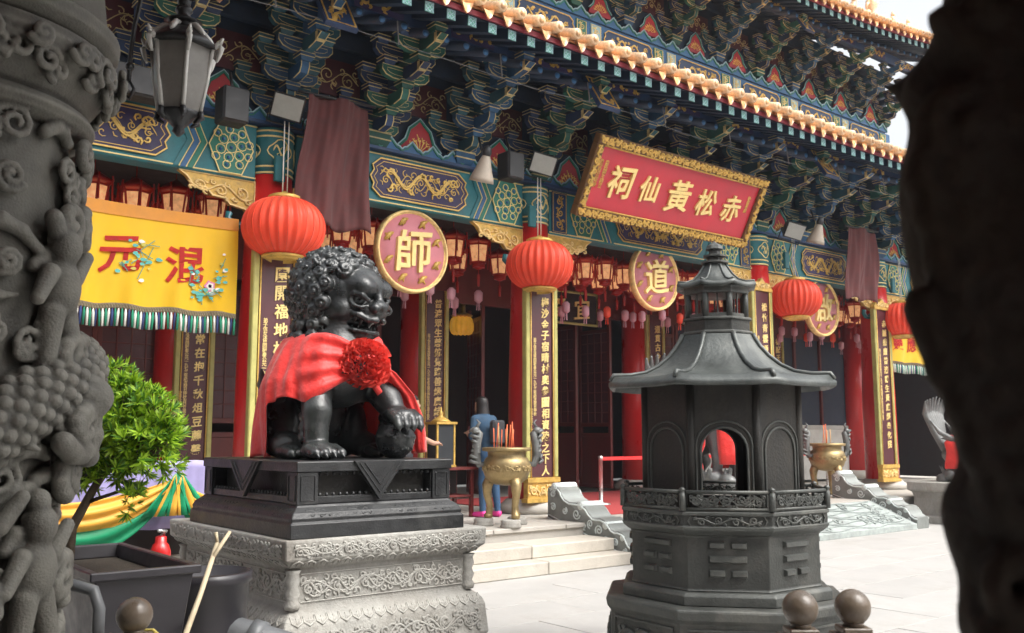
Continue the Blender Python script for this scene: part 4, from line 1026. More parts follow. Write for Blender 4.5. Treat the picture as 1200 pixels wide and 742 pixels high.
# ------------------------------------------------------------------ carved stone pedestal and black plinth
def rect_loft(mb, secs, mi=0):
    """stack of rectangles: (z, inset) on the footprint x0,x1,y0,y1 set in mb.fp"""
    x0, x1, y0, y1 = mb.fp; vs = []; n = len(secs)
    for z, i in secs: vs += [(x0+i, y0+i, z), (x1-i, y0+i, z), (x1-i, y1-i, z), (x0+i, y1-i, z)]
    fs = [(3,2,1,0)] + [(4*(n-1)+k) for k in ()]
    fs.append((4*n-4, 4*n-3, 4*n-2, 4*n-1))
    for j in range(n-1):
        for k in range(4): k2 = (k+1) % 4; fs.append((4*j+k, 4*j+k2, 4*j+4+k2, 4*j+4+k))
    mb.add(vs, fs, mi); return mb
def face_fns(x0, x1, y0, y1, prof):
    """the two sides that show and the two hidden: functions (u, v) -> point, v up a slanted band prof=((z,inset),(z,inset))"""
    (za, ia), (zb, ib) = prof; H = math.hypot(zb-za, ib-ia)
    def mk(side):
        def f(u, v, o=0.):
            t = v/H; z = za+(zb-za)*t; i = ia+(ib-ia)*t-o
            if side == 'f': return (x0+u, y0+i, z)
            if side == 'l': return (x0+i, y1-u, z)
            if side == 'b': return (x1-u, y1-i, z)
            return (x1-i, y0+u, z)
        return f
    return H, mk
PX, PX2, PY, PY2 = 2.69, 4.26, 5.55, 7.62
ped = thing('stone_pedestal', ((PX+PX2)/2, (PY+PY2)/2, 0), 'grey carved stone pedestal with scrollwork bands under the black lion', 'pedestal')
b = MB(); b.fp = (PX, PX2, PY, PY2)
SEC = [(0, -.06), (.13, -.06), (.15, -.02), (.17, -.0), (.20, -.02), (.40, .0), (.44, .015), (.47, .045), (.50, .085), (.52, .09), (.735, .09), (.75, .085), (.765, .055), (.80, .02), (.815, .0), (.925, -.005), (.94, .0)]
rect_loft(b, SEC).build('body', 'grey_carved', ped, .006)
def rband(name, prof, m, lines_fn, r, x0=PX, x1=PX2, y0=PY, y1=PY2, parent=ped, sides='flbr', marg=.05):
    H, mk = face_fns(x0, x1, y0, y1, prof)
    for s in sides:
        L = (x1-x0 if s in 'fb' else y1-y0)-2*prof[0][1]*0; f = mk(s); mb = MB()
        for l in lines_fn(L-2*marg, H): 
            k = len(l); mb.tube([f(marg+u, v, .003) for u, v in l], [r*(1 if 0 < i < k-1 else .5) for i in range(k)], 5, 0, caps=False, flat=.9)
        mb.build(name, m, parent)
rband('scroll_band', ((.815, .0), (.925, -.005)), 'grey_carved', lambda L, H: scroll_lines(L, H, .17, 1)+scroll_lines(L, H, .085, 11), .0085)
rband('scroll_band', ((.53, .09), (.725, .09)), 'grey_carved', lambda L, H: scroll_lines(L, H, .20, 2)+scroll_lines(L, H, .11, 12)+[[(0, .01), (L, .01)], [(0, H-.01), (L, H-.01)]], .0095, marg=.15)
rband('scroll_band', ((.21, -.02), (.39, 0)), 'grey_carved', lambda L, H: scroll_lines(L, H, .22, 3)+scroll_lines(L, H, .12, 13), .0105)
def lotus(L, H, u=.085):
    n = int(L/u); out = []
    for i in range(n): a = i*L/n; w_ = L/n; out.append([(a+.05*w_, H*.95), (a+.08*w_, H*.4), (a+.5*w_, H*.05), (a+.92*w_, H*.4), (a+.95*w_, H*.95)]); out.append([(a+.5*w_, H*.8), (a+.5*w_, H*.3)])
    return out
rband('lotus_band', ((.405, 0), (.47, .04)), 'grey_carved', lotus, .008); rband('lotus_band', ((.765, .055), (.81, .005)), 'grey_carved', lambda L, H: [[(x, H-z) for x, z in l] for l in lotus(L, H)], .007)
for (x, y) in ((PX+.115, PY+.115), (PX2-.115, PY+.115), (PX+.115, PY2-.115), (PX2-.115, PY2-.115)):
    MB().lathe([(.045, .50), (.055, .53), (.035, .56), (.05, .60), (.035, .64), (.05, .68), (.04, .72), (.055, .745)], 10, (x-.02*(1 if x < 3.4 else -1), y-.02*(1 if y < 6.5 else -1))).build('corner_baluster', 'grey_carved', ped)
LX0, LX1, LY0, LY1 = 2.80, 4.015, 5.65, 7.245
pl = thing('black_plinth', ((LX0+LX1)/2, (LY0+LY1)/2, .94), 'black plinth with inverted triangle flaps between the lion and its stone pedestal', 'plinth')
b = MB(); b.fp = (LX0, LX1, LY0, LY1); e = .002
rect_loft(b, [(.94+e, -.07), (1.035, -.07), (1.04, -.06), (1.05, -.055), (1.065, -.06), (1.10, -.045), (1.135, -.0), (1.15, .01)]).build('stepped_base', 'black_stone', pl, .004)
b = MB(); b.fp = (LX0, LX1, LY0, LY1); rect_loft(b, [(1.152, .13), (1.358, .13)]).build('recessed_core', 'iron_dark', pl)
b = MB(); b.fp = (LX0-.005, LX1+.005, LY0-.005, LY1+.005); rect_loft(b, [(1.36, .0), (1.425, .0), (1.43, .008)]).build('top_slab', 'black_stone', pl, .004)
for x in (LX0+.005, LX1-.155):
    for y in (LY0+.005, LY1-.155): 
        m = MB().box(x, x+.15, y, y+.15, 1.151, 1.359)
        col_outline(m, x+.025, x+.125, 1.175, 1.335, y-.002, .006, 0); m.tube([(x-.002, y+.025, 1.175), (x-.002, y+.125, 1.175), (x-.002, y+.125, 1.335), (x-.002, y+.025, 1.335)], .006, 4, 0, closed=True)
        m.build('corner_post', 'black_stone', pl, .005)
MB().box(LX0+.15, LX1-.15, LY0+.02, LY0+.05, 1.152, 1.20).build('bottom_rail', 'black_stone', pl, .004); MB().box(LX0+.02, LX0+.05, LY0+.15, LY1-.15, 1.152, 1.20).build('bottom_rail', 'black_stone', pl, .004)
m = MB()
for u in range(18): x = LX0+.18+u*.05; m.sphere((x, LY0+.03, 1.21), .014, 6, 4); m.sphere((x, LY0+.03, 1.345), .014, 6, 4)
for u in range(25): y = LY0+.18+u*.05; m.sphere((LX0+.03, y, 1.21), .014, 6, 4)
m.build('bead_row', 'black_stone', pl)
def flap(c, half, z0, z1, side):
    m = MB(); q = [(-half, z1), (0, z0), (half, z1)]
    T = Matrix.Translation((c, LY0-.012, 0)) if side == 'f' else Matrix.Translation((LX0-.012, c, 0)) @ Matrix.Rotation(-PI/2, 4, 'Z')
    m.prism(q, -.012, .02, 0, T=T)
    for k in (.82, .62): m.tube([(-half*k, -.016, z1-.012), (0, -.016, z1-(z1-z0)*k), (half*k, -.016, z1-.012)], .005, 4, 0, T=T)
    m.build('triangle_flap', 'black_stone', pl, .003)
flap((LX0+LX1)/2, .20, 1.165, 1.428, 'f'); flap((LY0+LY1)/2, .27, 1.165, 1.428, 'l')
rband('scroll_band', ((1.07, -.058), (1.13, -.006)), 'black_stone', lambda L, H: [[(x*.0+a+x, z) for x, z in l] for a in (0, L*.28, L*.60, L*.86) for l in scroll_lines(L*.16, H, .08, int(a*10))], .0065, LX0, LX1, LY0, LY1, pl)

# ------------------------------------------------------------------ the guardian lion
LR = (3.41, 6.45, 1.43)
def lion_head(s, H, yaw, K=1.0):
    cy, sy = math.cos(yaw), math.sin(yaw); pit = R(-15); cp_, sp = math.cos(pit), math.sin(pit)
    def h(f, l, u):
        f, u = f*cp_-u*sp, f*sp+u*cp_
        return (H[0]+K*(f*cy-l*sy), H[1]+K*(f*sy+l*cy), H[2]+K*u)
    rot = (0, 0, yaw)
    E = lambda f, l, u, r, k=.03, cut=False: s.ell(h(f, l, u), tuple(np.array(r)*K), k, (0, -pit, yaw), cut)
    E(.02, 0, .02, (.29, .29, .30), .05)
    E(.20, 0, .12, (.15, .19, .13), .04)                 # forehead
    E(.27, 0, -.055, (.15, .15, .085), .03)              # upper muzzle
    E(.17, 0, -.24, (.20, .145, .065), .025)             # lower jaw
    E(.30, 0, -.235, (.09, .115, .05), .02)
    E(.33, 0, -.155, (.20, .17, .052), .012, True)       # open mouth
    E(.24, 0, -.20, (.14, .075, .03), .01)               # tongue
    E(.385, 0, .0, (.06, .095, .05), .02)                # nose
    for q in (-1, 1):
        E(.395, q*.075, -.015, (.045, .04, .038), .012); E(.435, q*.05, -.022, (.018, .02, .014), .006, True)
        E(.235, q*.120, .120, (.130, .088, .088), .025)   # bulging brow
        E(.30, q*.075, .12, (.06, .06, .06), .02)
        E(.275, q*.135, .022, (.050, .044, .042), .010)   # eyeball
        s.chain([h(.235, q*.185, .01), h(.28, q*.185, -.025), h(.325, q*.155, -.03), h(.345, q*.105, -.01)], .013*K, .008)
        s.chain([h(.22, q*.185, .025), h(.27, q*.19, .065), h(.325, q*.165, .06), h(.35, q*.11, .03)], .017*K, .010)
        E(.295, q*.158, .022, (.016, .014, .014), .004, True)
        E(.16, q*.185, -.075, (.10, .075, .085), .03)     # cheek
        s.chain([h(.12, q*.19, -.10), h(.22, q*.175, -.075), h(.31, q*.150, -.085), h(.37, q*.10, -.105), h(.41, q*.04, -.10)], .022*K, .012)   # upper lip
        s.chain([h(.10, q*.17, -.20), h(.20, q*.15, -.205), h(.29, q*.125, -.205), h(.36, q*.07, -.20), h(.38, 0, -.20)], .018*K, .010)
        s.chain([h(.12, q*.19, -.10), h(.08, q*.185, -.15), h(.10, q*.17, -.20)], .024*K, .012)
        for i in range(5):
            t = i/4; s.cap(h(.20+.16*t, q*(.145-.075*t*t), -.115), h(.20+.16*t, q*(.145-.075*t*t), -.140-(.02 if i == 3 else 0)), .013*K, .007*K, .004)
            s.cap(h(.18+.16*t, q*(.135-.07*t*t), -.19), h(.18+.16*t, q*(.135-.07*t*t), -.168-(-.016 if i == 3 else 0)), .012*K, .006*K, .004)
        # ear: pointed leaf laid back
        s.cap(h(.04, q*.275, .09), h(-.05, q*.33, .23), .058*K, .02*K, .02); s.cap(h(.055, q*.30, .10), h(-.02, q*.345, .20), .03*K, .01*K, .01, True)
        for i in range(4): E(.10-.06*i, q*.20, -.27-.015*i, (.045, .04, .045), .012)
    for i in range(5): E(.26-.02*abs(i-2), (i-2)*.055, -.285, (.035, .03, .04), .012)
    s.chain([h(.36, 0, .05), h(.31, 0, .13), h(.24, 0, .22)], .03*K, .02)
    return h
def curl(s, c, n, r, hand):
    """one knob of the mane with a spiral groove."""
    c = np.array(c); n = np.array(n); n = n/np.linalg.norm(n)
    s.ell(c+n*r*.25, (r,)*3, .006)
    a = np.cross(n, (0.3, .1, 1.)); a /= np.linalg.norm(a); b = np.cross(n, a)
    pts = []
    for i in range(8):
        t = i/7; rr = r*.82*(1-.85*t); q = hand*t*2*PI*1.25; h_ = math.sqrt(max(0, 1-(rr/r)**2))*r*.98
        pts.append(c+n*(r*.25+h_)+a*rr*math.cos(q)+b*rr*math.sin(q))
    s.chain(pts, [r*.16]*8, .004, True)
def build_lion_body(h, yaw=R(24), side=1):
    s = Sculpt((-.86, -.56, -.02), (.80, .62, 1.72), h)
    s.ell((-.26, 0, .30), (.32, .31, .31), .05); s.cap((-.24, 0, .42), (.14, 0, .80), .28, .24, .08); s.ell((.22, 0, .66), (.25, .28, .29), .06)
    s.cap((.12, 0, .82), (.14, .02, 1.12), .25, .24, .05)
    for i in range(7): s.ell((-.42+.09*i, 0, .56+.085*i), (.05, .035, .05), .02)      # spine ridge
    for q in (-1, 1):
        s.ell((-.20, q*.27, .25), (.27, .14, .25), .03); s.ell((.02, q*.33, .10), (.16, .10, .10), .04)
        s.ell((.16, q*.34, .055), (.16, .105, .06), .02)
        for i in range(4):
            y = q*.34+(i-1.5)*.055; s.cap((.22, y, .06), (.325, y, .04), .036, .033, .008); s.cap((.335, y, .045), (.365, y, .02), .016, .006, .004)
        s.ell((.22, q*.20, .62), (.16, .13, .20), .05)
        s.chain([(-.02, q*.335, .46), (-.16, q*.375, .36), (-.10, q*.40, .22)], .028, .02)
    # right foreleg planted, left paw on the ball
    s.chain([(.26, -.22, .60), (.40, -.275, .34), (.425, -.29, .10)], [.135, .098, .085], .04)
    s.ell((.50, -.30, .06), (.15, .125, .068), .025)
    for i in range(4):
        y = -.30+(i-1.5)*.064; s.cap((.54, y, .07), (.635, y, .045), .042, .038, .008); s.cap((.65, y, .05), (.685, y, .018), .019, .006, .004)
    s.chain([(.26, .22, .60), (.42, .29, .43), (.50, .31, .335)], [.135, .10, .085], .04)
    s.ell((.555, .31, .315), (.14, .12, .06), .025)
    for i in range(4):
        y = .31+(i-1.5)*.062; s.chain([(.59, y, .325), (.67, y, .285), (.70, y, .235)], [.04, .037, .03], .008); s.cap((.71, y, .23), (.715, y, .19), .017, .006, .004)
    for q in (-1, 1):      # tufts on the forelegs
        for i in range(3): s.ell((.30, q*(.33), .30-.07*i), (.05, .03, .04), .012)
    H = (.14, .03, 1.21); lion_head(s, H, yaw)
    # mane
    ng = 165; ga = PI*(3-math.sqrt(5)); fw = np.array((math.cos(yaw), math.sin(yaw), -.12)); rd = random.Random(3)
    for i in range(ng):
        z = 1-2*(i+.5)/ng; r = math.sqrt(1-z*z); n = np.array((r*math.cos(ga*i), r*math.sin(ga*i), z))
        if n@fw > (.80 if z > .30 else .52 if z > -.3 else .42): continue
        if z < -.75: continue
        c = np.array(H)+np.array((-.04*math.cos(yaw), -.04*math.sin(yaw), .02))+n*np.array((.315, .315, .31)); curl(s, c, n, rd.uniform(.054, .066), rd.choice((-1, 1)))
    for k in range(3):      # lower rows of curls on the nape
        for i in range(9):
            a = yaw+PI+(i-4)*.42; n = np.array((math.cos(a), math.sin(a), -.1)); c = np.array((.10, 0, 1.0-.085*k))+n*(.27+.012*k)
            curl(s, c, n, .05, rd.choice((-1, 1)))
    # flame tail up the back
    for i, (a, L) in enumerate(((-.9, .42), (-.55, .52), (-.2, .58), (.15, .55), (.5, .48), (.8, .36))):
        y = .45*math.sin(a*.8); s.chain([(-.50, y*.15, .18), (-.56, y*.5, .42), (-.56, y*.85, .42+L*.35), (-.50, y*1.0, .45+L*.55)], [.07, .06, .045, .012], .012)
    return s
s = build_lion_body(.0092)
lion = thing('lion_statue', LR, 'black seated guardian lion with curly mane wearing a red sash', 'lion statue', None, -PI/2)
body = s.build('lion_body', 'lion_black', lion)
bs = Sculpt((.34, .12, -.02), (.68, .48, .32), .008); bs.ell((.51, .31, .145), (.145,)*3, .01)
for i in range(5):
    for j in range(8):
        a = 2*PI*j/8; e_ = -PI/2+PI*(i+.5)/5; p = np.array((math.cos(e_)*math.cos(a), math.cos(e_)*math.sin(a), math.sin(e_)))
        bs.chain([tuple(np.array((.51, .31, .145))+.143*(p+d)/np.linalg.norm(p+d)) for d in ((.2,0,.1),(0,.2,.05),(-.15,-.1,.15))], .010, .006)
bs.build('carved_ball', 'lion_black', lion)
# red sash with rosette ---------------------------------------------
def sm(a, b, x): t = min(1, max(0, (x-a)/(b-a))); return t*t*(3-2*t)
sash = thing('red_cape', (LR[0], LR[1], LR[2]+.02), 'bright red satin cape tied round the shoulders of the black lion with a big rosette', 'sash', None, -PI/2)
def sash_pt(ph, t, off=0.):
    """ph in degrees: 0 chest, + to the lion's right, t 0 neck .. 1 hem"""
    a = R(abs(ph)); sgn = -1 if ph > 0 else 1; A = abs(ph)
    zt = .90-.05*sm(60, 150, A)
    if ph >= 0: zh = .52-.10*sm(12, 45, A)-.42*sm(84, 97, A)
    else: zh = .50-.36*sm(15, 60, A)-.04*sm(60, 130, A)
    z = zt+(zh-zt)*t; d = max(0, .9-z)
    rf = .45; rb = .30+.42*min(1, d/.8)**.8; b = .29+.17*min(1, d/.35)**.6
    ca, sa = math.cos(a), math.sin(a)
    x = .04+(rf if ca > 0 else rb)*ca; y = sgn*b*sa
    fold = (.018*math.sin(R(ph)*8+2.2*t+1)+.012*math.sin(R(ph)*15-3*t)+.008*math.sin(R(ph)*27+5*t))*(.25+t)
    nx, ny = ca, sgn*sa; off += .035*sm(18, 34, A)*(1-sm(60, 80, A))*t; x += nx*(fold+.02+off); y += ny*(fold+.02+off)
    g = sm(3, 44, A); ax, ay, az = .47, .05, .685
    fan = .15*(t-.5)
    x = (ax-.02)*(1-g)+x*g; y = (ay-sgn*(-1)*.0)*(1-g)+y*g; z = (az-fan)*(1-g)+z*g
    w_ = math.sin(PI*min(1, A/60))*.016*math.sin(t*22+A*.02); x += nx*w_; y += ny*w_; 
    z += .02*math.sin(R(ph)*9+t*4)*t*g
    return (x+(0), y, z-.02)
cl = MB(); rows = [[sash_pt(ph, j/36) for j in range(37)] for ph in [2+i*1.5 for i in range(112)]]
cl.grid(rows, 0); cl.build('cape', 'red_cloth', sash, local=True, loc=(0,0,0), solid=.006)
cl = MB(); rows = [[sash_pt(-ph, j/30) for j in range(31)] for ph in [2+i*2 for i in range(70)]]
cl.grid(rows, 0); cl.build('cape', 'red_cloth', sash, local=True, loc=(0,0,0), solid=.006)
tl = MB(); path = [((.46, .08, .70), .05), ((.48, .24, .60), .07), ((.45, .42, .44), .075), ((.42, .52, .28), .075), ((.38, .585, .14), .065), ((.36, .62, .015), .055)]
rows = []
for i in range(26):
    u = i/25*(len(path)-1); k = min(int(u), len(path)-2); f = u-k; c = Vector(path[k][0]).lerp(Vector(path[k+1][0]), f); wd = path[k][1]*(1-f)+path[k+1][1]*f
    rows.append([tuple(c+Vector((.60, .78, .10)).normalized()*wd*2*(j/10-.5)+Vector((.78, -.6, 0))*(.014*math.sin(j*1.9+u)+.018*math.sin(j*.9+2))) for j in range(11)])
tl.grid(rows); tl.build('sash_tail', 'red_cloth', sash, local=True, loc=(0,0,0), solid=.006)
ro = MB(); rd = random.Random(11); RC = Vector((.50, .055, .665)); rax = Vector((.95, -.30, .15)).normalized()
u1 = rax.orthogonal().normalized(); u2 = rax.cross(u1)
for k in range(115):
    q = (k+.5)/115; rr = math.sqrt(q)*.142; a = k*2.39996; base = RC+(u1*math.cos(a)+u2*math.sin(a))*rr+rax*(.075*(1-q)**.8)
    rad = (u1*math.cos(a)+u2*math.sin(a)); out = (rax*(1-.75*q)+rad*(.25+.8*q)).normalized(); tang = rax.cross(rad).normalized()
    tw = rd.uniform(-1.0, 1.0); tg_ = (tang*math.cos(tw)+out.cross(tang)*math.sin(tw)).normalized()
    W_ = rd.uniform(.075, .115); Hh = rd.uniform(.042, .065); P = []
    for i in range(7):
        u = i/6-.5; wav = .016*math.sin(u*2*PI*1.5+k)
        P.append([base+tg_*u*W_*(.6+.5*v)+out*(v*Hh*(1-.5*u*u))+out.cross(tg_)*(wav*v+.012*v*v) for v in (0, .35, .7, 1)])
    ro.grid([[tuple(p) for p in row] for row in P], 0)
ro.build('rosette', 'rosette_red', sash, local=True, loc=(0,0,0))
# ------------------------------------------------------------------ iron incense pagoda
FX, FY = 5.205, 4.147
fa0 = math.atan2(-FY, -FX) + PI/8 + R(3)
pag = thing('incense_pagoda', (FX, FY, 0), 'dark iron eight sided incense pagoda burner with arched openings and trigram panels in the courtyard', 'incense burner')
def octo(mb, secs, mi=0, smooth=False, cap=True): return mb.lathe(secs, 8, (FX, FY), mi, smooth, None, fa0, cap)
C22 = math.cos(PI/8)
def oface(k, Ra, za, Rb, zb):
    """function (u centred, v up) on face k of the octagon between two rings"""
    am = fa0+(k+.5)*PI/4; n = Vector((math.cos(am), math.sin(am), 0)); t = Vector((-n.y, n.x, 0))
    def f(u, v, o=0.):
        q = v/max(1e-6, (zb-za)) if zb != za else 0; r = (Ra+(Rb-Ra)*q)*C22
        p = Vector((FX, FY, 0))+n*(r+o)+t*u; return (p.x, p.y, za+v)
    return f
m = MB(); octo(m, [(.86, .0), (.86, .10), (.82, .13), (.80, .16), (.80, .47), (.825, .50), (.835, .55), (.82, .565)]); m.build('base', 'iron', pag, .006)
for k in range(8):
    f = oface(k, .80, .16, .80, .47); w_ = 2*.80*math.sin(PI/8)-.10; mb = MB()
    col = [(-w_/2, .03), (w_/2, .03), (w_/2, .28), (-w_/2, .28)]; mb.tube([f(a, b, .004) for a, b in col], .009, 4, 0, closed=True)
    relief(mb, scroll_lines(w_-.06, .25, .2, k), lambda x, z: f(x-w_/2+.03, z+.03, .006), .016, 0, 6)
    relief(mb, [spiral(0, .13, .09, 1.5, k), spiral(-.14, .11, .07, 1.3, 1+k), spiral(.14, .11, .07, -1.3, 2)], lambda x, z: f(x, z+.02, .012), .022, 0, 6)
    mb.build('carved_panel', 'iron', pag)
m = MB(); octo(m, [(.715, .567), (.715, .625), (.69, .645)]); octo(m, [(.655, .647), (.645, .66), (.645, .97), (.66, .985)]); m.build('drum', 'iron', pag, .004)
TRI = [(1,1,1), (0,1,1), (1,0,1), (0,0,1), (1,1,0), (0,1,0), (1,0,0), (0,0,0)]
# the three faces that show: two broken over broken, broken whole broken, whole whole broken
vis = min(range(8), key=lambda k: abs(((fa0+(k+.5)*PI/4)-math.atan2(-FY, -FX)+PI) % (2*PI)-PI))
TRI[(vis) % 8] = (0, 1, 0); TRI[(vis-1) % 8] = (0, 0, 1); TRI[(vis+1) % 8] = (0, 1, 1)
for k in range(8):
    f = oface(k, .645, .66, .645, .97)
    for r_, whole in enumerate(TRI[k]):
        z = .095+.085*r_
        for a, b in (((-.115, .115),) if whole else ((-.115, -.018), (.018, .115))):
            mb = MB(); P8 = [f(a, z-.022, 0), f(b, z-.022, 0), f(b, z+.022, 0), f(a, z+.022, 0), f(a+.006, z-.014, .024), f(b-.006, z-.014, .024), f(b-.006, z+.014, .024), f(a+.006, z+.014, .024)]
            mb.add(P8, [(4,5,6,7), (0,1,5,4), (1,2,6,5), (2,3,7,6), (3,0,4,7)]); mb.build('trigram_bar', 'iron', pag, fixn=False)
m = MB(); octo(m, [(.66, .986), (.68, 1.0), (.705, 1.02), (.715, 1.04), (.70, 1.045), (.70, 1.105), (.715, 1.11), (.715, 1.13), (.70, 1.135), (.55, 1.138)]); m.build('gallery_ledge', 'iron', pag, .003)
for k in range(8):
    f = oface(k, .70, 1.045, .70, 1.105); w_ = 2*.70*math.sin(PI/8); mb = MB()
    relief(mb, scroll_lines(w_-.12, .075, .10, k+20), lambda x, z: f(x-w_/2+.06, z-.008, .004), .008, 0, 5)
    q = [(-w_/2+.05, -.006), (w_/2-.05, -.006), (w_/2-.03, .03), (w_/2-.05, .066), (-w_/2+.05, .066), (-w_/2+.03, .03)]; mb.tube([f(a, b, .004) for a, b in q], .006, 4, 0, closed=True); mb.build('carved_band', 'iron', pag)
    # open railing above the ledge
    g = oface(k, .705, 1.136, .705, 1.25); rl_ = MB()
    rl_.tube([g(-w_/2+.02, .115), g(w_/2-.02, .115)], .013, 5); rl_.tube([g(-w_/2+.02, .012), g(w_/2-.02, .012)], .010, 5)
    relief(rl_, scroll_lines(w_-.08, .10, .10, k+40), lambda x, z: g(x-w_/2+.04, z+.01), .008, 0, 5); relief(rl_, scroll_lines(w_-.08, .10, .07, k+50), lambda x, z: g(x-w_/2+.04, z+.01, .004), .006, 0, 4); rl_.build('railing_panel', 'iron', pag)
    a = fa0+k*PI/4; px, py = FX+.705*math.cos(a), FY+.705*math.sin(a)
    MB().lathe([(.020, 1.137), (.020, 1.245), (.012, 1.25), (.021, 1.262), (.020, 1.272), (.004, 1.282)], 8, (px, py)).build('railing_post', 'iron', pag)
# chamber: walls with an arched opening front and back, blind arches elsewhere
RC_, ZA, ZB = .545, 1.139, 1.93
def arch_wall(k, opening):
    f = oface(k, RC_, ZA, RC_, ZB); w_ = RC_*math.sin(PI/8); aw, sp_ = .145, .36; H = ZB-ZA
    outer = [(-w_, 0), (-w_, H), (w_, H), (w_, 0)]
    arc = [(-aw, .02)] + [(-aw*math.cos(PI*i/12), sp_+.12*math.sin(PI*i/12)*1.25) for i in range(13)] + [(aw, .02)]
    mb = MB()
    T = .05
    def ringquads(o):
        n = len(arc); oc = [(-w_, .0)]
        for (x, z) in arc[1:-1]:
            t = (x+aw)/(2*aw); oc.append((-w_ if t < .001 else (w_ if t > .999 else -w_+2*w_*t), H))
        oc.append((w_, 0)); vs = [f(*p, o) for p in arc]+[f(*p, o) for p in oc]; fs = []
        for i in range(n-1): fs.append((i, i+1, n+i+1, n+i))
        return vs, fs
    if opening:
        v1, f1 = ringquads(0); mb.add(v1, [q[::-1] for q in f1]); v2, f2 = ringquads(-T); mb.add(v2, f2)
        vs = [f(*p, 0) for p in arc]+[f(*p, -T) for p in arc]; n = len(arc); mb.add(vs, [(i, i+1, n+i+1, n+i) for i in range(n-1)]); mb.add([f(-aw, .02), f(aw, .02), f(aw, .02, -T), f(-aw, .02, -T), f(-w_, 0, 0), f(w_, 0, 0)], [(0,1,2,3), (0, 4, 5, 1)])
    else:
        mb.add([f(*p, 0) for p in outer], [(3,2,1,0)]); mb.add([f(*p, -T) for p in outer], [(0,1,2,3)])
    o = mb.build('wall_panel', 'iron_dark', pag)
    tr = MB()
    for e_, r_ in ((1.0, .009), (1.2, .007)):
        tr.tube([f(x*e_, z if i in (0, len(arc)-1) else (z+.02*(e_-1)*10), .004) for i, (x, z) in enumerate(arc)], r_, 5, 0, caps=False)
    tr.build('arch_moulding', 'iron', o)
for k in range(8): arch_wall(k, k in (vis, (vis+4) % 8))
m = MB()
for k in range(8):
    a = fa0+k*PI/4; m.tube([(FX+.535*math.cos(a), FY+.535*math.sin(a), z) for z in (1.14, 1.95)], .030, 6)
m.build('corner_ribs', 'iron_dark', pag)
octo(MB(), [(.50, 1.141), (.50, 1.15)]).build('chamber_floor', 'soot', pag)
m = MB(); octo(m, [(.58, 1.93), (.64, 1.95), (.70, 1.962), (.77, 1.945)], cap=False); m.build('eave_soffit', 'iron_dark', pag)
def roof(prof, rim, rname, m_, sub=6):
    mb = MB(); vs = []; n = 8*sub; fs = []
    for j, (r, z, up) in enumerate(prof):
        for k in range(n):
            a = fa0+2*PI*k/n; ph = (k % sub)/sub; c = math.cos(PI/8)/math.cos((ph-.5)*PI/4)
            cu = abs(2*ph-1)**3; vs.append((FX+r*c*math.cos(a), FY+r*c*math.sin(a), z+up*cu))
    for j in range(len(prof)-1):
        for k in range(n): fs.append((j*n+k, j*n+(k+1) % n, (j+1)*n+(k+1) % n, (j+1)*n+k))
    mb.add(vs, fs, 0, True); return mb.build(rname, m_, pag)
prof = [(.765, 1.945, .02), (.79, 1.905, .008), (.797, 1.915, .008), (.797, 1.938, .008), (.785, 1.948, .008), (.76, 1.972, .02), (.64, 1.985, .01), (.53, 2.015, 0), (.44, 2.06, 0), (.36, 2.125, 0), (.305, 2.19, 0), (.27, 2.245, 0), (.255, 2.28, 0)]
rf = roof(prof, None, 'lower_roof', 'iron_roof')
for k in range(8):
    a = fa0+k*PI/4
    pts = [(FX+r*math.cos(a), FY+r*math.sin(a), z+up+.006) for r, z, up in prof[4:]]
    q = MB(); q.tube(pts, [.013]+[.017]*(len(pts)-1), 6); q.build('roof_rib', 'iron_roof', rf)
m = MB(); octo(m, [(.24, 2.275), (.255, 2.285), (.255, 2.30), (.235, 2.305), (.235, 2.375), (.25, 2.38), (.25, 2.395), (.225, 2.40)]); m.build('upper_base', 'iron', pag, .003)
for k in range(8):
    a = fa0+k*PI/4; MB().tube([(FX+.208*math.cos(a), FY+.208*math.sin(a), z) for z in (2.395, 2.60)], .022, 6).build('lantern_post', 'iron', pag)
octo(MB(), [(.205, 2.56), (.235, 2.565), (.235, 2.60), (.24, 2.61)]).build('lantern_head', 'iron', pag); octo(MB(), [(.215, 2.40), (.215, 2.425), (.18, 2.43)]).build('lantern_sill', 'iron', pag)
for k in range(8):
    f = oface(k, .205, 2.425, .205, 2.56); 
    if k in (vis, (vis+4) % 8, (vis+1) % 8, (vis+5) % 8, (vis+7) % 8, (vis+3) % 8): 
        q = MB(); q.tube([f(0, .0), f(0, .135)], .006, 4); q.build('lantern_bar', 'iron', pag)
prof2 = [(.24, 2.612, .01), (.285, 2.60, .018), (.29, 2.615, .018), (.28, 2.635, .015), (.22, 2.645, .005), (.165, 2.67, 0), (.125, 2.71, 0), (.095, 2.755, 0), (.075, 2.785, 0)]
rf2 = roof(prof2, None, 'upper_roof', 'iron_roof', 6)
for k in range(8):
    a = fa0+k*PI/4; pts = [(FX+r*math.cos(a), FY+r*math.sin(a), z+up+.003) for r, z, up in prof2[3:]]; MB().tube(pts, .009, 5).build('roof_rib', 'iron_roof', rf2)
octo(MB(), [(.07, 2.783), (.10, 2.795), (.10, 2.808), (.055, 2.815), (.055, 2.835), (.085, 2.84), (.085, 2.852), (.045, 2.86), (.04, 2.885), (.065, 2.895), (.055, 2.92), (.02, 2.94), (.004, 2.955)]).build('finial', 'iron', pag)

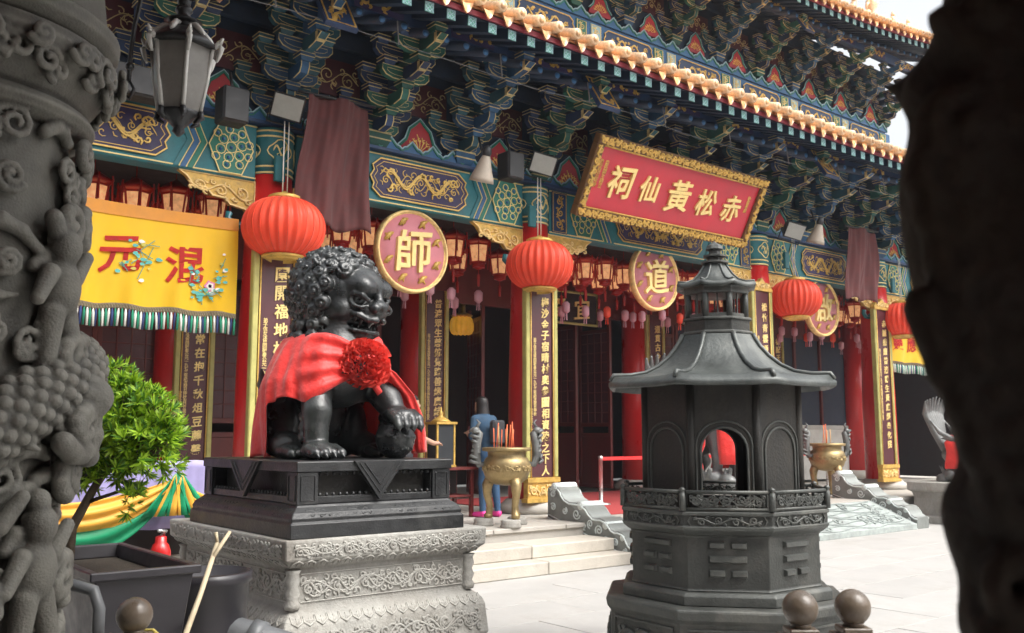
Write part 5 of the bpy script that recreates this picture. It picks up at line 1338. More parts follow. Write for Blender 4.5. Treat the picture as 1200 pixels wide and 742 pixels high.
# ------------------------------------------------------------------ stone scroll balustrades and carved ramp
def balustrade(x0, x1, yb, yf, label):
    t = thing('stair_balustrade', ((x0+x1)/2, (yb+yf)/2, 0), label, 'balustrade', 'scrolled stone balustrades of the stairs')
    L = yb-yf; top = [(0, .93), (.03, .965), (.08, .975), (.13, .96), (.155, .92), (.17, .86), (.21, .79), (.27, .745), (.34, .745), (.40, .735), (.46, .68), (.50, .60), (.54, .545), (.58, .535), (.63, .54), (.68, .515), (.72, .46), (.75, .40), (.79, .37), (.83, .375), (.87, .36), (.90, .30), (.93, .21), (.97, .16), (1.0, .155)]
    top = [(u, .46+(z-.46)*.86) for u, z in top]
    P = [(yb-u*L, z) for u, z in top]
    low = [(yf, .0), (yb, .0)]
    b = MB(); q = P+low; b.prism(q, x0, x1, 0, plane='yz'); b.build('body', 'pale_carved', t, .008)
    c = MB()
    for x in (x0-.004, x1+.004):
        c.tube([(x, y, z-.03) for y, z in P[1:]], .012, 5); c.tube([(x, yb-u*L, .47*(1-u)+.0) for u in (0, 1)], .012, 5)
        c.tube([(x, yb-u*L, .47*(1-u)+.05) for u in (0.02, .97)], .008, 5)
        for u, z, r in ((.07, .80, .06), (.075, .62, .055), (.36, .55, .075), (.22, .58, .05), (.52, .44, .06), (.62, .37, .07), (.80, .24, .05), (.70, .26, .04), (.90, .14, .045), (.45, .40, .05), (.28, .42, .04)):
            c.tube([(x, y, zz) for y, zz in spiral(yb-u*L, z, r, 1.6, u*9, 1, 16)], .011, 5, caps=False)
        for u, z in ((.0, 0),): pass
    c.build('side_carving', 'pale_carved', t)
    for u, z, r in ((.085, .885, .062), (.405, .665, .055), (.69, .44, .05), (.875, .305, .04)):
        y = yb-u*L; T = Matrix.Translation((x0-.012, y, z)) @ Matrix.Rotation(PI/2, 4, 'Y'); MB().lathe([(1e-3, 0), (r*.6, 0), (r*.65, .01), (r, .01), (r, x1-x0+.014), (r*.65, x1-x0+.014), (r*.6, x1-x0+.024), (1e-3, x1-x0+.024)], 16, T=T).build('scroll_roll', 'pale_carved', t)
    return t
balustrade(8.74, 9.12, 9.98, 8.34, 'pale green grey stone balustrade with scrolled top left of the iron pagoda')
balustrade(15.75, 16.15, 9.98, 8.36, 'pale green grey stone balustrade with scrolled top right of the iron pagoda')
cr = thing('carved_ramp', (12.4, 8.8, 0), 'sloping stone ramp carved with waves between the two scrolled balustrades', 'ramp')
m = MB(); m.prism([(8.36, .0), (8.36, .09), (9.2, .44), (9.2, .0)], 9.125, 15.745, 0, plane='yz'); m.build('slab', 'ramp_stone', cr, .006)
m = MB(); rd = random.Random(5)
for i in range(60):
    u = rd.uniform(.1, 6.4); v = rd.uniform(.08, .85); r = rd.uniform(.07, .15)
    f = lambda x, z: (9.125+x, 8.38+z*.92, .105+z*.39); m.tube([f(*p) for p in spiral(u, v, r, 1.2, rd.uniform(0, 6), rd.choice((-1, 1)), 10)], .014, 5, caps=False)
for i in range(9): m.tube([(9.15+j*.16, 8.40+i*.09+.03*math.sin(j*.9+i*2), .115+i*.038+.0125*math.sin(j*.9+i*2)) for j in range(41)], .010, 4, caps=False)
m.build('wave_carving', 'ramp_stone', cr)
tag(MB().box(9.4, 15.4, 9.9, 13.9, TZ+.001, TZ+.012).build('red_carpet', 'carpet', None), 'faded red carpet on the terrace behind the left stone balustrade', 'carpet')
def stanchion(x, y, label, h=.80):
    t = thing('stanchion', (x, y, TZ), label, 'barrier post', 'belt barrier posts'); MB().lathe([(.16, TZ+.013), (.16, TZ+.03), (.05, TZ+.05), (.034, TZ+.07), (.034, TZ+h-.07), (.04, TZ+h-.07), (.04, TZ+h), (.02, TZ+h+.01)], 16, (x, y)).build('post', 'steel', t); return t
stanchion(11.07, 11.30, 'silver belt barrier post behind the left stone balustrade'); stanchion(17.7, 11.3, 'silver belt barrier post above the right stone balustrade')
tag(MB().box(11.1, 17.66, 11.285, 11.315, TZ+.735, TZ+.79).build('barrier_belt', 'belt_red', None), 'red barrier belt stretched from the silver post towards the iron pagoda', 'belt')

# ------------------------------------------------------------------ bronze tripod burners
def tripod(x, y, z0, label, s=1.0, ns=11):
    t = thing('bronze_burner', (x, y, z0), label, 'incense burner', 'bronze tripod burners on the terrace')
    prof = [(.05, .42), (.18, .44), (.27, .51), (.305, .60), (.305, .70), (.275, .765), (.245, .785), (.245, .845), (.255, .85), (.315, .86), (.32, .90), (.28, .905), (.27, .87), (.22, .86)]
    MB().lathe([(r*s, z0+z*s) for r, z in prof], 32, (x, y)).build('bowl', 'bronze', t)
    MB().lathe([(1e-3, z0+.86*s), (.26*s, z0+.865*s)], 24, (x, y), cap=False).build('ash', 'concrete', t)
    bd = MB()
    for k in range(8):
        a0_ = 2*PI*k/8; relief(bd, scroll_lines(.22, .11, .1, k), lambda u, v: (x+.309*s*math.cos(a0_+u/.305), y+.309*s*math.sin(a0_+u/.305), z0+(.585+v)*s), .009, 0, 5)
    bd.build('relief_band', 'bronze', t)
    for k in range(3):
        a = R(-100)+k*2*PI/3; ca, sa = math.cos(a), math.sin(a)
        q = MB(); q.tube([(x+r*s*ca, y+r*s*sa, z0+z*s) for r, z in ((.20, .52), (.25, .42), (.25, .30), (.215, .17), (.225, .06), (.26, .02))], [.075*s, .07*s, .052*s, .042*s, .048*s, .05*s], 10); q.sphere((x+.235*s*ca, y+.235*s*sa, z0+.04*s), .06*s, 8, 6, 0, (1, 1, .7)); q.build('leg', 'bronze', t)
    for sg in (-1, 1):
        q = MB(); dx, dy = sg*.777, -sg*.63*0; X = lambda r, z, o=0: (x+r*s*sg*.9, y-r*s*sg*.43+o, z0+z*s)
        q.tube([X(.27, .70), X(.36, .68), X(.40, .80), X(.39, .96), X(.36, 1.08), X(.40, 1.15)], [.035*s, .045*s, .055*s, .055*s, .05*s, .02*s], 8)
        for i in range(7): q.tube([X(.40+.02*math.sin(i*2), .70+.065*i, -.05), X(.46+.02*math.cos(i), .73+.065*i), X(.40, .76+.065*i, .05)], [.02*s, .028*s, .02*s], 6)
        q.sphere(X(.41, 1.12), .055*s, 8, 6, 0, (1.2, .9, .9)); q.tube([X(.41, 1.14), X(.36, 1.22), X(.40, 1.26)], [.025*s, .018*s, .006*s], 5)
        q.build('dragon_handle', 'bronze_grey', t)
    rd = random.Random(int(x*10))
    for i in range(ns):
        a = rd.uniform(0, 6.28); r = rd.uniform(0, .17)*s; bx, by = x+r*math.cos(a), y+r*math.sin(a); h = rd.uniform(.26, .38)*s; tx, ty = rd.uniform(-.04, .04), rd.uniform(-.04, .04)
        o = MB().tube([(bx, by, z0+.866*s), (bx+tx, by+ty, z0+.866*s+h)], .007, 5).build('incense_stick', rd.choice(['incense_red', 'incense_tan', 'incense_red']), None)
        tag(o, 'thin incense stick standing in the ash of the bronze burner '+('left of the stairs balustrade' if x < 12 else 'right of the iron pagoda'), 'incense stick', 'incense sticks in burner '+('one' if x < 12 else 'two'))
    return t
for (fx_, fy_, wh_) in ((7.55, 9.32, 'front left'), (7.9, 9.62, 'right'), (7.45, 9.75, 'rear')):
    o = MB(); o.lathe([(.13, TZ), (.14, TZ+.02), (.12, TZ+.05), (.13, TZ+.085), (.10, TZ+.10)], 12, (fx_, fy_)); 
    o = o.build('stone_block', 'grey_carved', None); tag(o, 'small carved stone block under the '+wh_+' leg of the left bronze burner', 'foot block', 'foot blocks under the burner')
tripod(7.66, 9.54, TZ+.09, 'bronze tripod incense burner with dragon handles at the top of the stairs', 1.0, 12)
tripod(16.3, 10.4, TZ, 'bronze tripod incense burner half hidden behind the iron pagoda on the right', 1.1, 7)

# ------------------------------------------------------------------ table with glass lantern and candles by the column
tb = thing('offering_table', (7.75, 11.1, TZ), 'dark offering table behind the black plinth beside the bronze burner', 'table')
MB().box(7.35, 8.2, 10.85, 11.4, TZ+.66, TZ+.70).build('table_top', 'maroon_wood', tb, .006); MB().box(7.4, 8.15, 10.9, 11.35, TZ+.28, TZ+.31).build('shelf', 'maroon_wood', tb, .004)
for xx in (7.4, 8.1):
    for yy in (10.9, 11.31): MB().box(xx, xx+.05, yy, yy+.05, TZ, TZ+.66).build('leg', 'maroon_wood', tb)
MB().box(7.42, 8.13, 11.30, 11.33, TZ+.31, TZ+.66).build('back_panel', 'interior', tb)
gl = thing('glass_lantern', (7.68, 11.05, TZ+.70), 'tall gold framed glass lantern case standing on the dark offering table', 'lantern')
x0, x1, y0, y1, z0, z1 = 7.52, 7.84, 10.92, 11.2, TZ+.702, TZ+1.30
m = MB()
for xx in (x0, x1-.03):
    for yy in (y0, y1-.03): m.box(xx, xx+.03, yy, yy+.03, z0+.03, z1)
m.box(x0-.01, x1+.01, y0-.01, y1+.01, z0, z0+.03); m.box(x0-.02, x1+.02, y0-.02, y1+.02, z1, z1+.035); m.build('frame', 'gold_dull', gl, .004)
MB().box(x0+.012, x1-.012, y0+.012, y1-.012, z0+.032, z1-.002).build('glass', 'glass_dark', gl); MB().lathe([(.15, z1+.036), (.11, z1+.07), (.05, z1+.10), (.03, z1+.13), (.04, z1+.16), (.015, z1+.19), (.006, z1+.25)], 12, (7.68, 11.06)).build('top', 'gold_dull', gl)
for i, x in enumerate((7.5, 7.68)):
    c = thing('candle_jar', (x, 10.94, TZ+.31), ('left' if i == 0 else 'right')+' one of two pink glass candle jars on the shelf under the glass lantern', 'candle', 'pink candle jars'); MB().lathe([(.05, TZ+.312), (.062, TZ+.33), (.062, TZ+.52), (.05, TZ+.54)], 14, (x, 10.94)).build('jar', 'flower_pink', c); MB().lathe([(.063, TZ+.38), (.0635, TZ+.46)], 14, (x, 10.94), cap=False).build('paper_label', 'flower_white', c)

# ------------------------------------------------------------------ people
def person_mesh(name, s, zones, t):
    V, F = s.mesh(); me = bpy.data.meshes.new(name); me.from_pydata(V.tolist(), [], F.tolist()); names = []
    cen = V[F].mean(1); idx = []
    for c in cen:
        k = zones(*c); 
        if k not in names: names.append(k)
        idx.append(names.index(k))
    for k in names: me.materials.append(M(k))
    me.polygons.foreach_set('material_index', idx); me.polygons.foreach_set('use_smooth', [True]*len(F)); me.update(); o = bpy.data.objects.new(name, me); link(o, t); return o
def hand(s, w_, d, side):
    """palm and five fingers from wrist w_ along direction d"""
    w_ = np.array(w_); d = np.array(d)/np.linalg.norm(d); a = np.cross(d, (0, 0, 1.)); a /= np.linalg.norm(a)+1e-6; n = np.cross(a, d)
    s.cap(w_, w_+d*.07, .028, .032, .01)
    for i in range(4):
        L = (.06, .07, .066, .05)[i]; b = w_+d*.085+a*(i-1.5)*.02; s.chain([b, b+d*L*.5-n*.01, b+d*L*.9-n*.03], [.0105, .0095, .008], .004)
    b = w_+d*.03+a*.03*side; s.chain([b, b+d*.035+a*.025*side, b+d*.06+a*.025*side-n*.015], [.012, .0105, .009], .006)
def figure(h_, lean, armL, armR, stride=.06, hair=0):
    s = Sculpt((-.48, -.50, -.02), (.62, .50, 1.72), .0105)
    for q in (-1, 1):
        f = stride*q; s.chain([(0, q*.09, .86), (.02+f*.6, q*.095, .48), (-.01+f, q*.10, .09)], [.095, .062, .045], .03)
        s.cap((-.03+f, q*.10, .045), (.15+f, q*.115, .032), .045, .036, .02)
    c = lean
    s.ell((-.01, 0, .90), (.125, .17, .13), .04); s.cap((0, 0, .98), (c*.5, 0, 1.18), .135, .14, .05); s.ell((c*.75, 0, 1.30), (.125, .185, .14), .05)
    s.cap((c, -.15, 1.38), (c, .15, 1.38), .062, .062, .04); s.cap((c, 0, 1.40), (c+.03, 0, 1.50), .055, .05, .02)
    hx = c+.06; s.ell((hx, 0, 1.575), (.098, .078, .118), .015); s.ell((hx+.03, 0, 1.53), (.075, .06, .07), .02)
    s.cap((hx+.095, 0, 1.575), (hx+.112, 0, 1.548), .010, .016, .008)
    for q in (-1, 1): s.ell((hx+.088, q*.032, 1.585), (.014, .018, .010), .005, None, True); s.ell((hx+.0, q*.08, 1.565), (.022, .012, .032), .006)
    s.cap((hx+.095, -.02, 1.517), (hx+.095, .02, 1.517), .008, .008, .004)
    s.ell((hx-.018, 0, 1.605), (.102, .092, .105), .012)
    for k in range(26):     # hair
        a = 2*PI*k/26; s.cap((hx-.02+.06*math.cos(a), .055*math.sin(a), 1.655), (hx-.035+.085*math.cos(a)*(.3 if abs(a-0) < 1.2 or a > 5.1 else 1), .082*math.sin(a), 1.60 if (a < 1.2 or a > 5.1) else 1.60-hair), .028, .022, .012)
    for q, A in ((1, armL), (-1, armR)):
        s.chain([(c, q*.19, 1.37), A[0], A[1]], [.055, .043, .032], .025); d = np.array(A[2])-np.array(A[1]); hand(s, A[1], d, -q)
    return s
s = figure(0, .13, ((.10, .25, 1.12), (.32, .12, 1.16), (.40, .06, 1.2)), ((.10, -.25, 1.12), (.32, -.12, 1.18), (.40, -.06, 1.22)), .05, .20)
def z1_(x, y, z):
    if z < .085: return 'shoe_pink'
    if z < .93: return 'denim'
    if z > 1.455:
        return 'hair' if (x < .19 or z > 1.62) else 'skin'
    if abs(y) > .0 and x > .235 and .98 < z < 1.25: return 'skin'
    return 'shirt_blue'
t = thing('person', (8.30, 10.72, TZ), 'person in blue shirt, jeans and pink shoes standing behind the bronze burner', 'person', None, R(96)); person_mesh('body', s, z1_, t)
m = MB(); m.box(-.21, -.09, -.12, .12, 1.02, 1.36); m.build('backpack', 'trouser_dark', t, .03, local=True, loc=(0,0,0))
s = figure(0, .07, ((.18, .28, 1.16), (.42, .22, 1.06), (.52, .2, 1.06)), ((.14, -.24, 1.12), (.38, -.16, 1.04), (.48, -.14, 1.04)), .05, .06)
def z2_(x, y, z):
    if z < .085: return 'black_paint'
    if z < .93: return 'trouser_dark'
    if z > 1.455: return 'hair' if (x < .09 or z > 1.62) else 'skin'
    if x > .19 and z < 1.2: return 'skin'
    return 'shirt_brown'
t = thing('person', (6.94, 10.88, TZ), 'person in dark brown shirt reaching out an arm behind the black lion', 'person', None, R(-8)); person_mesh('body', s, z2_, t)

# ------------------------------------------------------------------ crested beasts with fanned tails on pedestals
def beast(x, y, zp, s_, w_, label, plabel, side=False):
    p = thing('statue_pedestal', (x, y, 0), plabel, 'pedestal', 'pedestals of the crested beasts'); b = MB(); b.fp = (x-w_, x+w_, y-w_, y+w_)
    rect_loft(b, [(0, -.08), (.12, -.08), (.14, 0), (.3*zp+.05, .04), (zp*.6, .06), (zp*.75, .03), (zp*.8, -.03), (zp-.002, -.03)]).build('body', 'grey_carved', p, .008)
    t = thing('beast_statue', (x, y, zp), label, 'statue', 'bronze crested beasts', R(-90))
    q = Sculpt((-.75, -.5, -.01), (.72, .5, 1.9), .016)
    rd = random.Random(8)
    for i in range(26): q.ell((rd.uniform(-.42, .42), rd.uniform(-.35, .35), rd.uniform(.03, .16)), (rd.uniform(.08, .16), rd.uniform(.06, .12), rd.uniform(.06, .12)), .02)
    for i in range(20): a = rd.uniform(0, 6.28); q.cap((.4*math.cos(a), .32*math.sin(a), .1), (.5*math.cos(a), .4*math.sin(a), .22+rd.uniform(0, .08)), .035, .008, .01)
    q.cap((-.25, 0, .55), (.2, 0, .68), .19, .2, .05)
    for sg in (-1, 1):
        q.chain([(.2, sg*.13, .6), (.26, sg*.15, .35), (.24, sg*.15, .14)], [.09, .06, .05], .03); q.chain([(-.28, sg*.13, .5), (-.2, sg*.17, .33), (-.3, sg*.16, .14)], [.12, .07, .05], .03)
        for i in range(6): q.chain([(.1, sg*.18, .68), (-.1-.05*i, sg*(.24+.01*i), .78+.03*i), (-.28-.05*i, sg*.28, .72+.09*i)], [.05, .04, .012], .01)
    q.chain([(.2, 0, .72), (.34, 0, .95), (.36, 0, 1.12)], [.16, .11, .09], .04); q.ell((.42, 0, 1.18), (.15, .095, .11), .03); q.cap((.5, 0, 1.15), (.62, 0, 1.10), .06, .035, .02)
    for i in range(4): q.chain([(.38-.03*i, 0, 1.25), (.30-.06*i, 0, 1.38-.03*i), (.2-.08*i, 0, 1.42-.05*i)], [.04, .03, .01], .01)
    for i in range(9):
        a = -.95+1.9*i/8; L = .62-.10*abs(a); q.chain([(-.40, .04*a, .62), (-.52, .20*a, .95), (-.58-.05*math.cos(a), .48*math.sin(a)*.8, .95+L*.65), (-.52, .55*math.sin(a), 1.0+L)], [.07, .055, .05, .018], .008)
    o = q.build('statue_body', 'bronze_grey', t); 
    for ob in (t,): ob.scale = (s_,)*3
    c = thing('red_cloth', (x, y, zp+.02), 'red cloth tied over the back of the '+('crested beast hidden behind the iron pagoda' if x < 12 else 'crested beast by the dark pillar'), 'cloth', None, R(-90)); c.scale = (s_,)*3
    rows = []
    for i in range(41):
        a = -2.6+5.2*i/40; rows.append([(-.02+(.44)*(j/14)-.22+.02*math.sin(a*6+j*.4), (math.sin(a) if abs(a) < 1.45 else math.copysign(1, a))*(.27+.03*abs(a)+.014*math.sin(a*9+j*.6)), .66+.20*math.cos(min(1.6, abs(a)))-max(0, abs(a)-1.4)*.36) for j in range(15)])
    MB().grid(rows).build('cloth', 'red_cloth', c, local=True, loc=(0,0,0), solid=.01)
    rows = []
    for i in range(31):
        a = 2*PI*i/30; rows.append([(.30+.10*v+(.17+.03*v)*math.cos(a)*.8, (.19+.04*v+.01*math.sin(7*a))*math.sin(a), .95-.66*v) for v in (0, .2, .4, .6, .8, 1.)])
    MB().grid(rows).build('collar', 'red_cloth', c, local=True, loc=(0,0,0), solid=.01)
beast(9.33, 7.62, .92, 1.08, .40, 'grey bronze crested beast with a fanned tail behind the iron pagoda', 'stone pedestal of the crested beast behind the iron pagoda')
beast(17.75, 8.40, .74, .98, .75, 'grey bronze crested beast with a fanned tail beside the dark pillar at the right', 'grey stepped pedestal beside the dark pillar at the right')
# ------------------------------------------------------------------ draped cloth table, pots, bush, canister
dr = thing('draped_bunting', (2.9, 8.9, .45), 'purple, yellow and green cloth bunting hung in swags over a low table behind the bush', 'bunting')
def swag(x0, x1, z0, z1, sag, depth, y, m_, name, seed, peakh=0):
    n, k = 60, 14; rows = []
    for i in range(n+1):
        u = i/n; sg = 4*u*(1-u); row = []
        for j in range(k+1):
            v = j/k; top = z0+(z1-z0)*u-sag*.35*sg; bot = z0+(z1-z0)*u-.06-(sag+depth)*sg
            z = top+(bot-top)*v; row.append((x0+(x1-x0)*u, y-.05*math.sin(PI*v)*sg-.022*math.sin(v*17+u*3+seed)*sg**.5-.01, z))
        rows.append(row)
    return MB().grid(rows).build(name, m_, dr, solid=.008)
Yd = 8.9
rows = [[(1.55+1.95*i/50, Yd+.022*math.sin(i*.75+.15*j)+.010*math.sin(i*1.9+j*.3), 1.36-(.62)*j/10+.004*math.sin(i)) for j in range(11)] for i in range(51)]
MB().grid(rows).build('purple_cloth', 'purple_cloth', dr, solid=.008)
PK = 3.14
for (xa, xb, za, zb) in ((1.75, PK, 1.12, 1.27), (PK, 3.95, 1.27, 1.02)):
    swag(xa, xb, za-.14, zb-.10, .24, .20, Yd-.09, 'swag_green', 'green_swag', 1.0); swag(xa, xb, za-.09, zb-.06, .22, .075, Yd-.13, 'swag_yellow', 'yellow_swag', 0.)
g = MB()
for k in range(5):
    a = (k-2)*.05; g.grid([[(PK+a*v*2.2+(i-3)*.012*(1+v*2), Yd-.17-.02*math.cos(i*1.3), 1.25-.38*v) for v in (0, .25, .5, .75, 1)] for i in range(7)], k % 2)
g.build('centre_fall', ['swag_green', 'swag_yellow'], dr, solid=.006)
tb = thing('altar_table', (2.6, 9.05, 0), 'low grey table under the coloured bunting', 'table'); MB().box(1.5, 3.52, Yd+.03, 9.3, 1.30, 1.355).build('table_top', 'concrete', tb, .006)
for xx in (1.55, 2.5, 3.42): MB().box(xx, xx+.07, Yd+.06, Yd+.14, 0, 1.30).build('leg', 'wall_grey', tb)
MB().box(1.6, 3.4, 9.22, 9.255, .46, 1.295).build('back_panel', 'interior', tb)
ca = thing('fire_extinguisher', (3.0, 8.72, .0), 'red canister with rounded cap standing under the green swag', 'canister')
MB().lathe([(.085, .27), (.09, .30), (.09, .56), (.07, .62), (.05, .64), (.05, .69), (.02, .70)], 18, (3.0, 8.72)).build('cylinder', 'red_lacquer', ca); MB().tube([(3.0, 8.72, .70), (3.04, 8.70, .74), (2.95, 8.66, .75)], .014, 5).build('valve', 'steel', ca)
MB().box(2.88, 3.12, 8.62, 8.82, .0, .268).build('stand', 'concrete', ca, .01)
def pot(x0, x1, y0, y1, z0, z1, label, m_):
    t = thing('planter_trough', ((x0+x1)/2, (y0+y1)/2, z0), label, 'planter'); b = MB(); b.fp = (x0, x1, y0, y1)
    vs = []; secs = [(z0, .07), (z1-.04, .01), (z1-.04, -.02), (z1, -.02), (z1, .025), (z1-.07, .035)]
    for z, i in secs: vs += [(x0+i, y0+i, z), (x1-i, y0+i, z), (x1-i, y1-i, z), (x0+i, y1-i, z)]
    fs = [(3,2,1,0)]
    for j in range(len(secs)-1):
        for k in range(4): fs.append((4*j+k, 4*j+(k+1) % 4, 4*j+4+(k+1) % 4, 4*j+4+k))
    b.add(vs, fs); b.build('trough', m_, t, .006); MB().box(x0+.04, x1-.04, y0+.04, y1-.04, z1-.12, z1-.075).build('soil', 'soil', t); return t
pot(1.30, 1.78, 4.65, 5.85, .38, .97, 'dark rectangular planter trough holding the clipped green bush', 'pot_plastic')
MB_stand = thing('planter_stand', (1.55, 5.2, 0), 'dark plinth block under the planter trough', 'stand'); MB().box(1.34, 1.74, 4.7, 5.8, 0, .378).build('block', 'concrete', MB_stand, .01)
rp = thing('round_pot', (2.08, 5.28, 0), 'round black plastic plant pot between planter trough and stone pedestal', 'pot')
MB().lathe([(.20, .0), (.22, .45), (.235, .78), (.25, .79), (.25, .84), (.225, .845), (.215, .78)], 26, (2.08, 5.28)).build('pot', 'pot_plastic', rp); MB().lathe([(1e-3, .77), (.215, .775)], 18, (2.08, 5.28), cap=False).build('soil', 'soil', rp)
bu = thing('clipped_bush', (1.55, 5.15, .9), 'bright green podocarpus bush with clustered narrow leaves beside the carved pillar', 'bush')
rd = random.Random(21)
wood = MB(); wood.tube([(1.36, 5.34, .88), (1.37, 5.33, 1.12), (1.45, 5.27, 1.32), (1.56, 5.18, 1.55), (1.60, 5.12, 1.75)], [.03, .027, .022, .018, .01], 7); wood.tube([(1.42, 5.29, 1.25), (1.58, 5.15, 1.32), (1.66, 5.09, 1.28)], [.012, .008, .005], 5)
leafm = [MB(), MB()]
def whorl(c, d, L, n):
    d = Vector(d).normalized(); a = d.orthogonal().normalized(); b = d.cross(a); 
    for i in range(n):
        q = 2*PI*i/n*2.6+rd.uniform(-.3, .3); tilt = rd.uniform(.35, 1.25); dr_ = (d*math.cos(tilt)+(a*math.cos(q)+b*math.sin(q))*math.sin(tilt)).normalized(); sd = dr_.cross(d)
        if sd.length < 1e-3: continue
        sd.normalize(); l = L*rd.uniform(.7, 1.15); w_ = l*.085; p0 = Vector(c); p1 = p0+dr_*l*.5+d*.006; p2 = p0+dr_*l-d*.004*rd.random()
        nn = dr_.cross(sd)*w_*.4
        mi = leafm[0 if rd.random() < .68 else 1]; mi.add([p0-sd*w_*.4, p0+sd*w_*.4, p1+sd*w_+nn, p1-sd*w_+nn, p2], [(0,1,2,3), (3,2,4)], 0, False)
Cb = Vector((1.60, 5.16, 1.60))
lobes = [((1.50, 5.25, 1.76), .20), ((1.62, 5.15, 1.72), .20), ((1.72, 5.06, 1.56), .19), ((1.58, 5.18, 1.62), .21), ((1.66, 5.10, 1.54), .14), ((1.47, 5.24, 1.62), .18), ((1.78, 5.01, 1.50), .13), ((1.55, 5.22, 1.88), .12), ((1.42, 5.3, 1.86), .11), ((1.66, 5.09, 1.27), .075), ((1.45, 5.27, 1.55), .15), ((1.40, 5.31, 1.68), .15), ((1.36, 5.34, 1.50), .10), ((1.70, 5.06, 1.70), .15), ((1.76, 5.02, 1.58), .15)]
for (c, r) in lobes+[((1.43, 5.29, 1.42), .12), ((1.50, 5.24, 1.38), .10), ((1.40, 5.33, 1.33), .09), ((1.62, 5.14, 1.44), .12), ((1.38, 5.33, 1.82), .12)]:
    k = int(2700*r*r); c = Vector(c)+Vector((-.055, .045, 0)); tips = []
    for i in range(k):
        d = Vector((rd.gauss(0, 1), rd.gauss(0, 1), rd.gauss(.35, 1))).normalized(); rr = r*rd.uniform(.55, 1.08); p = c+d*rr
        whorl(p, (d+Vector((0, 0, .5))+Vector((rd.gauss(0, .25), rd.gauss(0, .25), 0))), rd.uniform(.040, .080), 15)
        if i % 4 == 0: wood.tube([tuple(c*.6+Vector((1.55, 5.19, 1.50))*.4), tuple(c+d*rr*.5), tuple(p)], [.007, .005, .003], 4)
wood.build('trunk', 'bark', bu); leafm[0].build('crown', 'leaf_light', bu); leafm[1].build('crown', 'leaf_dark', bu)
# leaning stick, bent rail, drain pipe
st = thing('bamboo_stick', (2.05, 5.0, 0), 'pale wooden stick with a forked top leaning by the stone pedestal', 'stick')
A = Vector((1.66, 4.55, .55)); B = Vector((2.03, 5.02, 1.02)); m = MB(); m.tube([A, (A+B)/2+Vector((.01, 0, .01)), B], [.016, .014, .013], 7); m.tube([B-(B-A)*.15, B+Vector((.06, -.02, .06))], [.012, .010], 6); m.tube([B, B+Vector((-.01, 0, .06))], .010, 6); m.build('stick', 'stick_wood', st)
rl_ = thing('bent_rail', (.95, 3.7, 0), 'grey bent steel tube rail beside the foot of the carved pillar', 'rail'); m = MB()
m.tube([(.86, 3.85, 1.0), (.90, 3.80, 1.045), (.97, 3.73, 1.06), (1.03, 3.67, 1.04), (1.045, 3.65, .98), (1.045, 3.65, 0)], .022, 10); m.build('tube', 'grey_pipe', rl_)
pp = thing('drain_pipe', (2.3, 4.6, .0), 'thick grey drain pipe at the foot of the stone pedestal', 'pipe'); m = MB(); m.tube([(1.95, 5.35, .60), (2.25, 5.05, .50), (2.62, 4.7, .36)], .085, 16); m.tube([(2.25, 5.05, .50), (2.30, 5.0, .48)], .10, 16); m.build('pipe', 'grey_pipe', pp); MB().box(2.2, 2.35, 4.95, 5.1, 0, .41).build('support', 'concrete', pp)
# stone rail posts with ball tops
def ball_post(x, y, zc, r, label, twine=False):
    t = thing('ball_post', (x, y, 0), label, 'post', 'stone rail posts with ball tops'); T = Matrix.Translation((x, y, 0)) @ Matrix.Rotation(TH, 4, 'Z')
    MB().sphere((x, y, zc), r, 24, 16).build('ball', 'brass_stone', t)
    MB().lathe([(r*.62, zc-r*1.02), (r*.55, zc-r*.9), (r*.62, zc-r*.8)], 20, (x, y)).build('neck', 'brass_stone', t)
    b = MB(); 
    for h_, w_ in ((zc-r*1.02, .82), (zc-r*1.45, 1.1), (zc-r*1.9, 1.25)):
        b.box(-r*w_, r*w_, -r*w_, r*w_, h_-r*.40, h_-.002, T=T)
    b.box(-r*1.1, r*1.1, -r*1.1, r*1.1, 0, zc-r*2.302, T=T); b.build('shaft', 'brass_stone', t, .004)
    if twine:
        tw = MB()
        for k in range(4): tw.tube([(x+.085*math.cos(a+k), y+.085*math.sin(a+k), zc-r*1.25-.012*k+.012*math.sin(3*a+k)) for a in [i*.4 for i in range(17)]], .006, 5)
        tw.build('twine', 'twine', t)
ball_post(1.13, 3.52, .965, .062, 'stone ball topped post tied with yellow twine at the lower left', True)
ball_post(2.84, 1.94, 1.015, .060, 'left one of the two stone ball topped posts at the lower right')
ball_post(3.0, 1.84, 1.015, .060, 'right one of the two stone ball topped posts at the lower right')

# ------------------------------------------------------------------ carved dragon pillar on the left
def cloud_spiral(s, fn, r0, tube_r, turns, a0, hand, k=.003, n=14):
    pts = []
    for i in range(n+1):
        t = i/n; r = r0*(1-.82*t); a = a0+hand*turns*2*PI*t; pts.append(fn(r*math.cos(a), r*math.sin(a), .012*t))
    s.chain(pts, [tube_r*(1-.25*i/n) for i in range(n+1)], k)
LPX, LPY, LPR = .42, 3.47, .385
pil = thing('carved_pillar', (LPX, LPY, 0), 'grey stone pillar carved with a scaly dragon and clouds at the left edge', 'pillar')
def cyl(ax, ay, rr):
    def at(a, z, o=0.): return (ax+(rr+o)*math.cos(a), ay+(rr+o)*math.sin(a), z)
    return at
at = cyl(LPX, LPY, LPR)
AV = math.atan2(-LPY, -LPX)          # angle facing the camera
s = Sculpt((LPX-.62, LPY-.62, .75), (LPX+.62, LPY+.62, 3.12), .0075)
